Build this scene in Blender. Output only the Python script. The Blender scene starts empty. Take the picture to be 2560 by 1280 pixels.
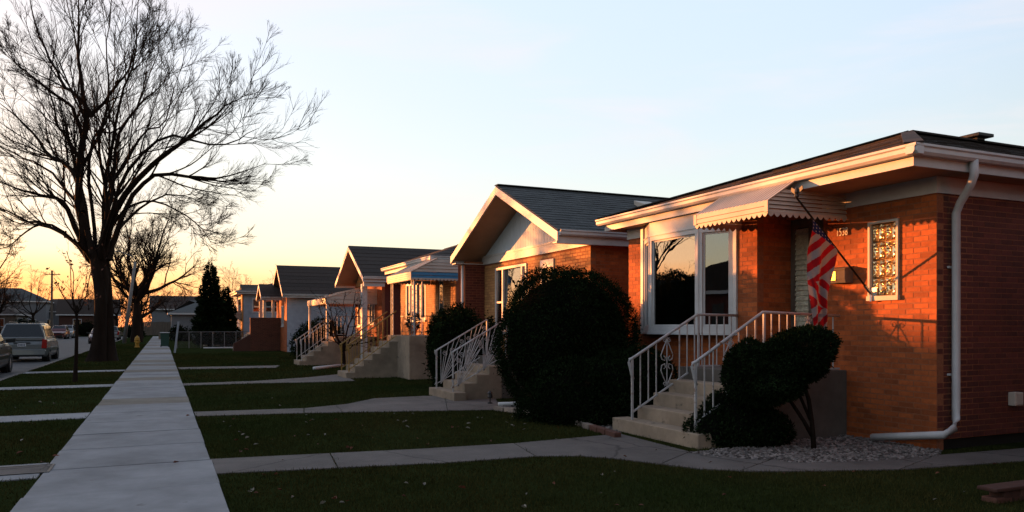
import bpy, math, random
import numpy as np
from mathutils import Vector, Matrix
random.seed(7)
rng = np.random.default_rng(7)
scene = bpy.context.scene
COL = scene.collection

# ------------------------------------------------------------------ camera, sky, sun, exposure
CAM = Vector((0.0, 0.0, 1.5)); YAW = math.radians(24.2); FPX = 1950.0; HZ = 815.0
ST, CT = math.sin(YAW), math.cos(YAW)
cam = bpy.data.cameras.new('camera'); camo = bpy.data.objects.new('camera', cam); COL.objects.link(camo)
camo.location = CAM; camo.rotation_euler = (math.radians(90), 0, -YAW)
cam.sensor_width = 36; cam.lens = 36 * FPX / 2560; cam.shift_y = (HZ - 640) / 2560
cam.clip_start = .1; cam.clip_end = 4000
scene.camera = camo
SUN_EL = math.radians(3.9); SUN_AZ = math.radians(-33.7)      # azimuth from +Y towards +X
w = bpy.data.worlds.new('World'); scene.world = w; w.use_nodes = True
nt = w.node_tree
for n in list(nt.nodes): nt.nodes.remove(n)
wo = nt.nodes.new('ShaderNodeOutputWorld'); bg = nt.nodes.new('ShaderNodeBackground'); sk = nt.nodes.new('ShaderNodeTexSky')
sk.sky_type = 'NISHITA'; sk.sun_disc = False; sk.sun_elevation = SUN_EL; sk.sun_rotation = SUN_AZ
sk.altitude = 100; sk.air_density = 1.0; sk.dust_density = 1.2; sk.ozone_density = .9
# the glare round the sun is rolled off, and the last degrees above the horizon are warmed by dusk haze
lum = nt.nodes.new('ShaderNodeRGBToBW'); nt.links.new(sk.outputs[0], lum.inputs[0])
pw = nt.nodes.new('ShaderNodeMath'); pw.operation = 'POWER'; nt.links.new(lum.outputs[0], pw.inputs[0]); pw.inputs[1].default_value = -.74
mn = nt.nodes.new('ShaderNodeMath'); mn.operation = 'MINIMUM'; nt.links.new(pw.outputs[0], mn.inputs[0]); mn.inputs[1].default_value = 1.0
tc = nt.nodes.new('ShaderNodeTexCoord'); sx = nt.nodes.new('ShaderNodeSeparateXYZ'); nt.links.new(tc.outputs['Generated'], sx.inputs[0])
rp = nt.nodes.new('ShaderNodeValToRGB'); nt.links.new(sx.outputs[2], rp.inputs[0])
rp.color_ramp.elements[0].position = 0.0; rp.color_ramp.elements[0].color = (1, .46, .2, 1)
rp.color_ramp.elements[1].position = .15; rp.color_ramp.elements[1].color = (1, 1, 1, 1)
for p_, c_ in ((.03, (1, .55, .28, 1)), (.055, (1, .7, .42, 1)), (.085, (1, .95, .87, 1))): e_ = rp.color_ramp.elements.new(p_); e_.color = c_
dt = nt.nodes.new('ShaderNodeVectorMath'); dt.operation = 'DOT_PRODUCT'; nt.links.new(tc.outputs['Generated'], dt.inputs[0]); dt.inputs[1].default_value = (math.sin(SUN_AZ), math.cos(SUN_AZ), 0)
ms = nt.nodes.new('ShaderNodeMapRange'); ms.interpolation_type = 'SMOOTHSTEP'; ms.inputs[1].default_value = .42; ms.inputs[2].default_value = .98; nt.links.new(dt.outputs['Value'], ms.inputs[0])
mw = nt.nodes.new('ShaderNodeMix'); mw.data_type = 'RGBA'; mw.inputs['A'].default_value = (1, 1, 1, 1); nt.links.new(rp.outputs[0], mw.inputs['B']); nt.links.new(ms.outputs[0], mw.inputs['Factor'])
hs = nt.nodes.new('ShaderNodeHueSaturation'); hs.inputs['Saturation'].default_value = .78; nt.links.new(sk.outputs[0], hs.inputs['Color'])
ti = nt.nodes.new('ShaderNodeVectorMath'); ti.operation = 'MULTIPLY'; nt.links.new(hs.outputs[0], ti.inputs[0]); ti.inputs[1].default_value = (1.03, .985, 1.085)
m1 = nt.nodes.new('ShaderNodeVectorMath'); m1.operation = 'MULTIPLY'; nt.links.new(ti.outputs[0], m1.inputs[0]); nt.links.new(mw.outputs['Result'], m1.inputs[1])
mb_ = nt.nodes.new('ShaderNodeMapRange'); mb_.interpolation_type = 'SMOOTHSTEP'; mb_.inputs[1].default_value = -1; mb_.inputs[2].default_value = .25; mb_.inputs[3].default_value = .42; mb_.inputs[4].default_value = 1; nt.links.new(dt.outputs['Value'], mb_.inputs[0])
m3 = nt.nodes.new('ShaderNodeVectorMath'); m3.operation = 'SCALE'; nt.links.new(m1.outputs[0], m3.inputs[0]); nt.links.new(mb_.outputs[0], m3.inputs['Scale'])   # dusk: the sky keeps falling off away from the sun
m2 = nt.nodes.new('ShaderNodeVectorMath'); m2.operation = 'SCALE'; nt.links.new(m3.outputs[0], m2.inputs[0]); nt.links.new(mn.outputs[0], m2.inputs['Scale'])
# thin high cloud
cm = nt.nodes.new('ShaderNodeMapping'); cm.inputs['Scale'].default_value = (1.1, 2.2, 9.0); cm.inputs['Rotation'].default_value = (.12, .18, .5); nt.links.new(tc.outputs['Generated'], cm.inputs[0])
cn = nt.nodes.new('ShaderNodeTexNoise'); cn.inputs['Scale'].default_value = 1.7; cn.inputs['Detail'].default_value = 7; cn.inputs['Roughness'].default_value = .55; cn.inputs['Distortion'].default_value = .5; nt.links.new(cm.outputs[0], cn.inputs['Vector'])
cr = nt.nodes.new('ShaderNodeMapRange'); cr.interpolation_type = 'SMOOTHSTEP'; cr.inputs[1].default_value = .46; cr.inputs[2].default_value = .78; cr.inputs[4].default_value = .5; nt.links.new(cn.outputs[0], cr.inputs[0])
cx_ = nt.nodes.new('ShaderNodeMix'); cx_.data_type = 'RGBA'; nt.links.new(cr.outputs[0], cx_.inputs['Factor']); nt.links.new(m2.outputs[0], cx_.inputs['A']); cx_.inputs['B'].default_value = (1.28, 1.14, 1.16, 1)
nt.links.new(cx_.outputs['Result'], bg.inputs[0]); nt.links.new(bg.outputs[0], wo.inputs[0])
bg.inputs[1].default_value = 0.15
sl = bpy.data.lights.new('sun', 'SUN'); so = bpy.data.objects.new('sun', sl); COL.objects.link(so)
sl.energy = 2.5; sl.angle = math.radians(.5); sl.color = (1.0, .33, .085)
sd = Vector((math.sin(SUN_AZ) * math.cos(SUN_EL), math.cos(SUN_AZ) * math.cos(SUN_EL), math.sin(SUN_EL)))
so.rotation_euler = sd.to_track_quat('Z', 'Y').to_euler(); so.location = (-40, 60, 30)
vs = scene.view_settings
scene.display_settings.display_device = 'sRGB'
vs.view_transform = 'Standard'; vs.look = 'None'; vs.exposure = 2.42; vs.gamma = 1.0; vs.use_curve_mapping = False
scene.cycles.max_bounces = 6; scene.cycles.transparent_max_bounces = 12

# ------------------------------------------------------------------ helpers
def G(px, py, z=0.0):
    """ground point seen at a photograph pixel"""
    d = FPX * (CAM.z - z) / (py - HZ); r = (px - 1280) / FPX * d
    return Vector((d * ST + r * CT, d * CT - r * ST, z))
def P(px, py, d):
    r = (px - 1280) / FPX * d
    return Vector((d * ST + r * CT, d * CT - r * ST, CAM.z + (HZ - py) / FPX * d))

def wloc(o):
    v = Vector((0, 0, 0))
    while o is not None:
        v = v + Vector(o.location); o = o.parent
    return v

def tag(o, label=None, cat=None, group=None, kind=None):
    if label: o['label'] = label
    if cat: o['category'] = cat
    if group: o['group'] = group
    if kind: o['kind'] = kind
    return o
def empty(name, loc, label=None, cat=None, group=None, rz=0):
    o = bpy.data.objects.new(name, None); COL.objects.link(o); o.location = loc; o.rotation_euler = (0, 0, rz)
    o.empty_display_size = .2
    return tag(o, label, cat, group)

class MB:
    """collects faces; build() links them as one mesh object"""
    def __init__(s): s.v = []; s.f = []; s.m = []; s.mi = 0
    def add(s, vs_, fs):
        b = len(s.v); s.v.extend([tuple(q) for q in vs_])
        for f in fs: s.f.append(tuple(i + b for i in f)); s.m.append(s.mi)
        return s
    def box(s, x0, x1, y0, y1, z0, z1):
        if x0 > x1: x0, x1 = x1, x0
        if y0 > y1: y0, y1 = y1, y0
        if z0 > z1: z0, z1 = z1, z0
        return s.add([(x0,y0,z0),(x1,y0,z0),(x1,y1,z0),(x0,y1,z0),(x0,y0,z1),(x1,y0,z1),(x1,y1,z1),(x0,y1,z1)],
              [(3,2,1,0),(4,5,6,7),(0,1,5,4),(1,2,6,5),(2,3,7,6),(3,0,4,7)])
    def quad(s, a, b, c, d): return s.add([a, b, c, d], [(0, 1, 2, 3)])
    def prism(s, poly, vec):
        n = len(poly); vec = Vector(vec); p = [Vector(q) for q in poly]
        return s.add(p + [q + vec for q in p], [tuple(range(n))[::-1], tuple(range(n, 2*n))] + [(i, (i+1) % n, (i+1) % n + n, i + n) for i in range(n)])
    def bar(s, a, b, w_, h_, up=(0, 0, 1)):
        a = Vector(a); b = Vector(b); t = (b - a).normalized(); up = Vector(up)
        if abs(t.dot(up)) > .98: up = Vector((1, 0, 0))
        sd_ = t.cross(up).normalized() * (w_ / 2); u = sd_.cross(t).normalized() * (h_ / 2)
        return s.prism([a - sd_ - u, a + sd_ - u, a + sd_ + u, a - sd_ + u], b - a)
    def tube(s, pts, r, n=6, cap=True):
        pts = [Vector(p) for p in pts]; k = len(pts)
        rs = r if isinstance(r, (list, tuple)) else [r] * k
        ref = Vector((.31, .17, .93)); vs_ = []; fs = []
        for i, p in enumerate(pts):
            t = (pts[min(i+1, k-1)] - pts[max(i-1, 0)]).normalized()
            rf = ref if abs(t.dot(ref)) < .95 else Vector((1, 0, 0))
            a = t.cross(rf).normalized(); b = t.cross(a)
            for j in range(n):
                an = 2 * math.pi * j / n
                vs_.append(p + (a * math.cos(an) + b * math.sin(an)) * rs[i])
        for i in range(k-1):
            for j in range(n): fs.append((i*n+j, i*n+(j+1) % n, (i+1)*n+(j+1) % n, (i+1)*n+j))
        if cap: fs += [tuple(range(n))[::-1], tuple((k-1)*n+j for j in range(n))]
        return s.add(vs_, fs)
    def lathe(s, c, prof, n=16, axis='z'):
        vs_ = []; fs = []; c = Vector(c)
        for (r, h) in prof:
            for j in range(n):
                an = 2*math.pi*j/n; q = (r*math.cos(an), r*math.sin(an), h)
                if axis == 'x': q = (q[2], q[0], q[1])
                if axis == 'y': q = (q[0], q[2], q[1])
                vs_.append(c + Vector(q))
        for i in range(len(prof)-1):
            for j in range(n): fs.append((i*n+j, i*n+(j+1) % n, (i+1)*n+(j+1) % n, (i+1)*n+j))
        fs += [tuple(range(n))[::-1], tuple((len(prof)-1)*n+j for j in range(n))]
        return s.add(vs_, fs)
    def build(s, name, mats, parent=None, smooth=False, bevel=0, kind=None, label=None):
        if not isinstance(mats, (list, tuple)): mats = [mats]
        me = bpy.data.meshes.new(name)
        off = wloc(parent) if parent is not None else Vector((0, 0, 0))
        me.from_pydata([(a[0]-off.x, a[1]-off.y, a[2]-off.z) for a in s.v], [], s.f)
        for q in mats: me.materials.append(q)
        if mats[0].name in ('window_glass', 'plain_glass'):      # panes need outward normals
            import bmesh; bm_ = bmesh.new(); bm_.from_mesh(me); bmesh.ops.recalc_face_normals(bm_, faces=bm_.faces); bm_.to_mesh(me); bm_.free()
        if len(mats) > 1: me.polygons.foreach_set('material_index', s.m)
        if smooth: me.polygons.foreach_set('use_smooth', [True] * len(me.polygons))
        me.update()
        o = bpy.data.objects.new(name, me); COL.objects.link(o)
        if parent is not None: o.parent = parent
        if bevel:
            bm_ = o.modifiers.new('bevel', 'BEVEL'); bm_.width = bevel; bm_.segments = 2; bm_.limit_method = 'ANGLE'
        if kind: o['kind'] = kind
        if label: o['label'] = label
        return o

def arr_mesh(name, V, F, material, parent=None, kind=None, smooth=False):
    """mesh from numpy arrays, F is (n,3) or (n,4)"""
    me = bpy.data.meshes.new(name); V = np.asarray(V, np.float32).reshape(-1, 3); F = np.asarray(F, np.int32); k = F.shape[1]
    if parent is not None:
        V = V - np.array(wloc(parent), np.float32)
    me.vertices.add(len(V)); me.vertices.foreach_set('co', V.ravel())
    me.loops.add(F.size); me.loops.foreach_set('vertex_index', F.ravel())
    me.polygons.add(len(F)); me.polygons.foreach_set('loop_start', np.arange(0, F.size, k, dtype=np.int32))
    me.polygons.foreach_set('loop_total', np.full(len(F), k, np.int32))
    me.polygons.foreach_set('use_smooth', np.full(len(F), bool(smooth)))
    me.update(calc_edges=True); me.validate()
    me.materials.append(material)
    o = bpy.data.objects.new(name, me); COL.objects.link(o)
    if parent is not None: o.parent = parent
    if kind: o['kind'] = kind
    return o

def copy_tree(o, parent=None):
    c = o.copy(); COL.objects.link(c)
    if parent is not None: c.parent = parent
    for ch in list(o.children): copy_tree(ch, c)
    return c

# ------------------------------------------------------------------ materials
def node(t, kind, **kw):
    n = t.nodes.new(kind)
    for k, v_ in kw.items():
        if k in n.inputs: n.inputs[k].default_value = v_
        else: setattr(n, k, v_)
    return n
def mat(name, col, rough=.8, var=.2, scale=6., bump=0., bscale=60., metal=0., spec=.4, rand=0., col2=None, stretch=None, detail=6., weather=0., spots=None, cracks=0.):
    m = bpy.data.materials.new(name); m.use_nodes = True; t = m.node_tree; b = t.nodes['Principled BSDF']; L = t.links.new
    b.inputs['Roughness'].default_value = rough; b.inputs['Metallic'].default_value = metal
    b.inputs['Specular IOR Level'].default_value = spec
    tc = node(t, 'ShaderNodeTexCoord'); src = tc.outputs['Object']
    if stretch:
        mp = node(t, 'ShaderNodeMapping'); mp.inputs['Scale'].default_value = stretch; L(src, mp.inputs[0]); src = mp.outputs[0]
    if rand:
        o0 = node(t, 'ShaderNodeObjectInfo'); sc_ = node(t, 'ShaderNodeVectorMath', operation='SCALE'); sc_.inputs[0].default_value = (37, 91, 53); L(o0.outputs['Random'], sc_.inputs['Scale'])
        av = node(t, 'ShaderNodeVectorMath', operation='ADD'); L(src, av.inputs[0]); L(sc_.outputs[0], av.inputs[1]); src = av.outputs[0]
    nz = node(t, 'ShaderNodeTexNoise', Scale=scale, Detail=detail, Roughness=.65); L(src, nz.inputs['Vector'])
    mr = node(t, 'ShaderNodeMapRange'); mr.inputs[1].default_value = .3; mr.inputs[2].default_value = .7; L(nz.outputs[0], mr.inputs[0])
    mx = node(t, 'ShaderNodeMix', data_type='RGBA')
    c2 = col2 if col2 else tuple(c * (1 + var) for c in col); c1 = col if col2 else tuple(c * (1 - var) for c in col)
    mx.inputs['A'].default_value = (*c1, 1); mx.inputs['B'].default_value = (*c2, 1); L(mr.outputs[0], mx.inputs['Factor'])
    out = mx.outputs['Result']
    if rand:
        oi = node(t, 'ShaderNodeObjectInfo'); ge = node(t, 'ShaderNodeNewGeometry')
        ad = node(t, 'ShaderNodeMath', operation='ADD'); L(oi.outputs['Random'], ad.inputs[0]); L(ge.outputs['Random Per Island'], ad.inputs[1])
        fr = node(t, 'ShaderNodeMath', operation='FRACT'); L(ad.outputs[0], fr.inputs[0])
        rr = node(t, 'ShaderNodeMapRange'); rr.inputs[3].default_value = 1 - rand; rr.inputs[4].default_value = 1 + rand; L(fr.outputs[0], rr.inputs[0])
        hs = node(t, 'ShaderNodeHueSaturation'); L(out, hs.inputs['Color']); L(rr.outputs[0], hs.inputs['Value'])
        out = hs.outputs[0]
    if weather or spots or cracks:
        gp_ = node(t, 'ShaderNodeNewGeometry')
    if weather:      # broad stains that cross the single pieces
        n3 = node(t, 'ShaderNodeTexNoise', Scale=.9, Detail=7., Roughness=.7); L(gp_.outputs['Position'], n3.inputs['Vector'])
        r3 = node(t, 'ShaderNodeMapRange'); r3.inputs[1].default_value = .32; r3.inputs[2].default_value = .68; r3.inputs[3].default_value = 1-weather; r3.inputs[4].default_value = 1+weather*.5; L(n3.outputs[0], r3.inputs[0])
        h3 = node(t, 'ShaderNodeHueSaturation'); L(out, h3.inputs['Color']); L(r3.outputs[0], h3.inputs['Value']); out = h3.outputs[0]
    if spots:        # (colour, amount, scale): rust, moss or chips
        n4 = node(t, 'ShaderNodeTexNoise', Scale=spots[2], Detail=5., Roughness=.7); L(gp_.outputs['Position'], n4.inputs['Vector'])
        r4 = node(t, 'ShaderNodeMapRange'); r4.inputs[1].default_value = .72-spots[1]; r4.inputs[2].default_value = .8-spots[1]; L(n4.outputs[0], r4.inputs[0])
        x4 = node(t, 'ShaderNodeMix', data_type='RGBA'); L(r4.outputs[0], x4.inputs['Factor']); L(out, x4.inputs['A']); x4.inputs['B'].default_value = (*spots[0], 1); out = x4.outputs['Result']
    if cracks:
        n5 = node(t, 'ShaderNodeTexNoise', Scale=1.4, Detail=6., Roughness=.6); L(gp_.outputs['Position'], n5.inputs['Vector'])
        m5 = node(t, 'ShaderNodeMix', data_type='RGBA'); m5.inputs['Factor'].default_value = .22; L(gp_.outputs['Position'], m5.inputs['A']); L(n5.outputs['Color'], m5.inputs['B'])
        v5 = node(t, 'ShaderNodeTexVoronoi', Scale=cracks, feature='DISTANCE_TO_EDGE'); L(m5.outputs['Result'], v5.inputs['Vector'])
        r5 = node(t, 'ShaderNodeMapRange'); r5.inputs[1].default_value = .0; r5.inputs[2].default_value = .007; r5.inputs[3].default_value = .35; L(v5.outputs['Distance'], r5.inputs[0])
        h5_ = node(t, 'ShaderNodeHueSaturation'); L(out, h5_.inputs['Color']); L(r5.outputs[0], h5_.inputs['Value']); out = h5_.outputs[0]
    L(out, b.inputs['Base Color'])
    if bump:
        n2 = node(t, 'ShaderNodeTexNoise', Scale=bscale, Detail=4., Roughness=.6); L(src, n2.inputs['Vector'])
        bp = node(t, 'ShaderNodeBump', Strength=bump, Distance=.02); L(n2.outputs[0], bp.inputs['Height']); L(bp.outputs[0], b.inputs['Normal'])
    return m
def glass(name, tint=(.38, .42, .42), ior=3.0, wave=.007, wscale=1.6):
    m = bpy.data.materials.new(name); m.use_nodes = True; t = m.node_tree; L = t.links.new
    for n in list(t.nodes): t.nodes.remove(n)
    o = node(t, 'ShaderNodeOutputMaterial'); mx = node(t, 'ShaderNodeMixShader'); tr = node(t, 'ShaderNodeBsdfTransparent'); gl = node(t, 'ShaderNodeBsdfGlossy')
    tr.inputs[0].default_value = (*tint, 1); gl.inputs['Roughness'].default_value = .0; gl.inputs['Color'].default_value = (1, 1, 1, 1)
    fr = node(t, 'ShaderNodeFresnel', IOR=ior); g_ = node(t, 'ShaderNodeNewGeometry'); iv = node(t, 'ShaderNodeMath', operation='SUBTRACT'); iv.inputs[0].default_value = 1; L(g_.outputs['Backfacing'], iv.inputs[1]); mu = node(t, 'ShaderNodeMath', operation='MULTIPLY'); L(fr.outputs[0], mu.inputs[0]); L(iv.outputs[0], mu.inputs[1]); L(mu.outputs[0], mx.inputs[0]); L(tr.outputs[0], mx.inputs[1]); L(gl.outputs[0], mx.inputs[2]); L(mx.outputs[0], o.inputs[0])
    if wave:
        tc = node(t, 'ShaderNodeTexCoord'); nz = node(t, 'ShaderNodeTexNoise', Scale=wscale, Detail=1.); L(tc.outputs['Object'], nz.inputs['Vector'])
        bp = node(t, 'ShaderNodeBump', Strength=wave, Distance=.5); L(nz.outputs[0], bp.inputs['Height']); L(bp.outputs[0], gl.inputs['Normal'])
    return m

M = {}
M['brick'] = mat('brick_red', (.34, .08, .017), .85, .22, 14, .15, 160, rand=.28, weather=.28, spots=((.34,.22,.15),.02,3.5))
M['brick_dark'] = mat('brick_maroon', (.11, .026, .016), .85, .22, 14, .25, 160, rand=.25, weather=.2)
M['brick_tan'] = mat('brick_tan', (.42, .2, .07), .85, .2, 14, .15, 160, rand=.22, weather=.2)
M['mortar'] = mat('mortar', (.25, .09, .04), .95, .2, 30, .3, 200)
M['white'] = mat('white_paint', (.5, .49, .48), .5, .06, 3, .03, 60, weather=.2, spots=((.2,.16,.12),.04,5.))
M['cream'] = mat('cream_paint', (.5, .44, .36), .55, .08, 3, .03, 60)
M['soffit'] = mat('soffit_paint', (.3, .2, .13), .7, .1, 4)
M['alu'] = mat('aluminium_enamel', (.42, .365, .31), .55, .08, 3, weather=.22, spots=((.25,.2,.15),.05,6.))
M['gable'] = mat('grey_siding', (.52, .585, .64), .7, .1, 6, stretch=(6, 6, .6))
M['bluewhite'] = mat('white_sided_wall', (.33, .35, .4), .8, .08, 5, .2, 90, weather=.25)
M['blue'] = mat('blue_valance', (.03, .16, .3), .6, .1)
M['conc'] = mat('pale_concrete', (.205, .208, .213), .9, .14, 1.7, .25, 130, rand=.05, detail=9, weather=.3, spots=((.07,.068,.06),.05,2.2))
M['conc_tan'] = mat('tan_concrete', (.15, .132, .105), .9, .16, 2.2, .25, 130, rand=.06, detail=9, weather=.3, spots=((.07,.068,.06),.05,2.2))
M['conc_old'] = mat('old_concrete', (.105, .092, .083), .92, .22, 1.8, .3, 110, rand=.06, detail=9, weather=.3, cracks=.5, spots=((.05,.05,.035),.08,2.5))
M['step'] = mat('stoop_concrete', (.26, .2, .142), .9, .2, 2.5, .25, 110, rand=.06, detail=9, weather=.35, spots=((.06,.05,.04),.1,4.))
M['asphalt'] = mat('asphalt', (.06, .06, .062), .85, .2, 1.2, .35, 150, detail=9, weather=.25, cracks=.25)
M['dirt'] = mat('lawn_soil', (.018, .024, .008), 1., .4, 1.4, .5, 60, detail=10, spec=0.)
M['blade'] = mat('grass_blade', (.019, .033, .0085), 1., .5, .35, rand=.32, spec=.0, col2=(.052, .043, .014))
M['leaf_pale'] = mat('pale_leaf', (.17, .15, .12), .8, .25, 20, rand=.3)
M['leaf_red'] = mat('red_leaf', (.11, .034, .016), .8, .3, 20, rand=.4)
M['bark'] = mat('bark', (.018, .012, .009), 1., .4, 3, .9, 22, stretch=(1, 1, .25), spec=.05)
M['twig'] = mat('twig_bark', (.018, .011, .008), 1., .3, 3, spec=.05)
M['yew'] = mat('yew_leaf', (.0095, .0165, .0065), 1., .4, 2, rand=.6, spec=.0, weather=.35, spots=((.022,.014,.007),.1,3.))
M['yewcore'] = mat('yew_core', (.005, .005, .004), 1, .3, 6, spec=0.)
M['shingle_brown'] = mat('brown_shingle', (.035, .024, .019), .95, .25, 9, .4, 90, rand=.18)
M['shingle_grey'] = mat('grey_shingle', (.052, .055, .054), .95, .25, 9, .4, 90, rand=.16)
M['iron_white'] = mat('white_iron', (.36, .35, .345), .5, .12, 9, weather=.15, spots=((.14,.06,.025),.14,9.))
M['iron_rust'] = mat('rusty_iron', (.22, .12, .06), .8, .35, 14)
M['iron_gold'] = mat('ochre_iron', (.26, .15, .03), .6, .2, 9)
M['iron_black'] = mat('black_iron', (.02, .02, .02), .5, .2, 9)
M['glass'] = glass('window_glass')
M['glass_far'] = glass('plain_glass', ior=3.0, wave=0)
M['block'] = None
M['curtain'] = mat('curtain_cloth', (.06, .068, .066), .9, .12, 4)
M['curtain_warm'] = mat('curtain_cream', (.4, .3, .16), .9, .12, 4)
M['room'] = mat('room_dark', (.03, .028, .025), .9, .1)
M['door_dark'] = mat('door_dark', (.03, .026, .022), .5, .1)
M['gravel'] = mat('white_pebble', (.14, .122, .112), .9, .3, 20, rand=.6, spec=.1)
M['black'] = mat('black_plastic', (.012, .012, .012), .5, .1)
M['rubber'] = mat('rubber', (.018, .018, .018), .8, .1)
M['chrome'] = mat('chrome', (.6, .6, .6), .25, .05, metal=1)
M['brass'] = mat('brass', (.6, .35, .1), .35, .1, metal=.8)
M['wood'] = mat('weathered_wood', (.11, .085, .065), .9, .3, 5, .3, 40, stretch=(1, 1, .15))
M['pole'] = mat('grey_pole', (.16, .155, .15), .8, .2, 4)
M['yellow'] = mat('hydrant_yellow', (.36, .18, .015), .6, .12)
M['num'] = mat('number_paint', (.72, .6, .4), .5, .05)
M['frost'] = mat('frosted_glass', (.5, .48, .36), .35, .35, 22, .5, 60)
M['bin'] = mat('bin_green', (.015, .05, .035), .6, .1)
M['brick_brown'] = mat('brick_brown', (.07, .028, .018), .85, .22, 14, .15, 160, rand=.25, weather=.2)
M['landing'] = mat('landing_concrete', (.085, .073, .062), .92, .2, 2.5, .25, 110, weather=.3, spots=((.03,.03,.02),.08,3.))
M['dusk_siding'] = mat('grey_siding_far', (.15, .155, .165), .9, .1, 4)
M['stone'] = mat('edging_stone', (.2, .16, .13), .9, .25, 6, .4, 60, rand=.25)

# glass block: moulded swirls in thick glass
def block_mat():
    m = bpy.data.materials.new('glass_block'); m.use_nodes = True; t = m.node_tree; b = t.nodes['Principled BSDF']; L = t.links.new
    b.inputs['Base Color'].default_value = (1, .7, .34, 1); b.inputs['Roughness'].default_value = .17; b.inputs['Metallic'].default_value = .9
    tc = node(t, 'ShaderNodeTexCoord'); v = node(t, 'ShaderNodeTexVoronoi', Scale=16.); n = node(t, 'ShaderNodeTexNoise', Scale=9., Detail=1.)
    L(tc.outputs['Object'], n.inputs['Vector']); mp = node(t, 'ShaderNodeMix', data_type='RGBA'); mp.inputs['Factor'].default_value = .12
    L(tc.outputs['Object'], mp.inputs['A']); L(n.outputs['Color'], mp.inputs['B']); L(mp.outputs['Result'], v.inputs['Vector'])
    bp = node(t, 'ShaderNodeBump', Strength=1., Distance=.05); L(v.outputs['Distance'], bp.inputs['Height']); L(bp.outputs[0], b.inputs['Normal'])
    return m
M['block'] = block_mat()
def cloth_mat(name, col):
    m = mat(name, col, .85, .08, 10, spec=.1); t = m.node_tree; L = t.links.new; b = t.nodes['Principled BSDF']
    tr = node(t, 'ShaderNodeBsdfTranslucent'); tr.inputs[0].default_value = (*col, 1); mx = node(t, 'ShaderNodeMixShader'); mx.inputs[0].default_value = .12
    L(b.outputs[0], mx.inputs[1]); L(tr.outputs[0], mx.inputs[2]); L(mx.outputs[0], t.nodes['Material Output'].inputs[0]); return m
M['fred'] = cloth_mat('flag_red', (.23, .005, .008)); M['fwhite'] = cloth_mat('flag_white', (.2, .165, .16)); M['fnavy'] = cloth_mat('flag_navy', (.008, .011, .045))
def car_paint(name, col, rough=.3):
    m = mat(name, col, rough, .05, 2, metal=.25); m.node_tree.nodes['Principled BSDF'].inputs['Coat Weight'].default_value = .6
    return m

# ------------------------------------------------------------------ the setting: ground, road, pavement
def sheet(name, x0, x1, y0, y1, z, m, kind='structure'):
    o = MB().quad((x0, y0, z), (x1, y0, z), (x1, y1, z), (x0, y1, z)).build(name, m); o['kind'] = kind; return o
sheet('ground', -1500, 1500, -1500, 1500, -.16, M['dirt'])
lawn = MB()
for (x0, x1, y0, y1) in ((-4.0, -1.1, -60, 124), (-1.1, 90, -60, 124), (-90, -13.0, -60, 124), (-90, 90, 134, 420)):
    lawn.box(x0, x1, y0, y1, -.15, 0)
lawn = lawn.build('lawn', M['dirt'], kind='structure')
sheet('road', -13.0, -4.0, -60, 134, -.12, M['asphalt'])
sheet('cross_road', -90, 90, 124, 134, -.124, M['asphalt'])
cb = MB(); cb.box(-4.16, -4.0, -60, 124, -.15, .012); cb.build('kerb', M['conc_old'], kind='structure')
cb = MB(); cb.box(-13.0, -12.84, -60, 124, -.15, .012); cb.build('kerb', M['conc_old'], kind='structure')

SX0, SX1 = -1.10, .50
pave = empty('pavement', (0, 0, 0)); pave['kind'] = 'structure'
SL = 1.42; tan_slabs = {10, 15, 18, 21}
unit = {}
for i in range(80):
    y0 = 2.2 + i * SL
    k = 'conc_tan' if (i in tan_slabs or (i > 22 and i % 7 in (2, 3))) else 'conc'
    if k not in unit:
        b = MB(); b.box(SX0, SX1, 0, SL - .042, -.12, .018); o = b.build('slab', M[k], pave, bevel=.006); unit[k] = o
    else:
        o = unit[k].copy(); COL.objects.link(o); o.parent = pave
    o.location = (random.uniform(-.006, .006), y0, random.uniform(-.004, .004)); o.rotation_euler = (random.uniform(-.003, .003), random.uniform(-.004, .004), random.uniform(-.0025, .0025))
b = MB(); b.box(SX0, SX1, -60, 2.19, -.12, .018); b.box(SX0, SX1, 2.2 + 80*SL, 124, -.12, .018); b.build('slab', M['conc'], pave)

PATHS = []
def path(name, pieces, m, z=.012):
    root = empty(name, (0, 0, 0)); root['kind'] = 'structure'
    for pc in pieces:
        pts = [G(*q) if len(q) == 2 else Vector(q) for q in pc]
        c = sum(pts, Vector()) / len(pts); pts = [p_ + (c - p_).normalized() * .009 for p_ in pts]
        PATHS.append([(p_.x, p_.y) for p_ in pts])
        MB().prism([(p_.x, p_.y, -.1) for p_ in pts][::1], (0, 0, .1 + z)).build('slab', m, root)
    return root
path('front_walk', [
    [(536,1187),(845,1172),(825,1135),(524,1150)],
    [(845,1172),(1100,1160),(1340,1143),(1285,1110),(1050,1124),(825,1135)],
    [(1340,1143),(1450,1142),(1550,1150),(1650,1163),(1725,1131),(1550,1086),(1285,1110)],
    [(1650,1163),(1750,1175),(1850,1180),(1930,1150),(1800,1143),(1725,1131)],
    [(1850,1180),(1960,1181),(2250,1176),(2340,1140),(2200,1151),(2000,1157),(1930,1150)],
    [(2250,1176),(2560,1155),(2900,1130),(2900,1095),(2560,1122),(2340,1140)]], M['conc_old'])
path('front_walk', [
    [(488,1042),(760,1034),(760,1022),(484,1031)],
    [(760,1034),(947,1031),(1119,1028),(1112,990),(1060,991),(935,997),(869,1011),(760,1022)],
    [(1119,1028),(1240,1026),(1246,1008),(1230,985),(1112,990)]], M['conc_old'])
path('front_walk', [[(455,965),(650,959),(760,957),(890,953),(850,936),(760,945),(640,953),(450,960)]], M['conc_old'])
path('front_walk', [[(447,924),(690,920),(700,914),(445,919)]], M['conc_old'])
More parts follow.
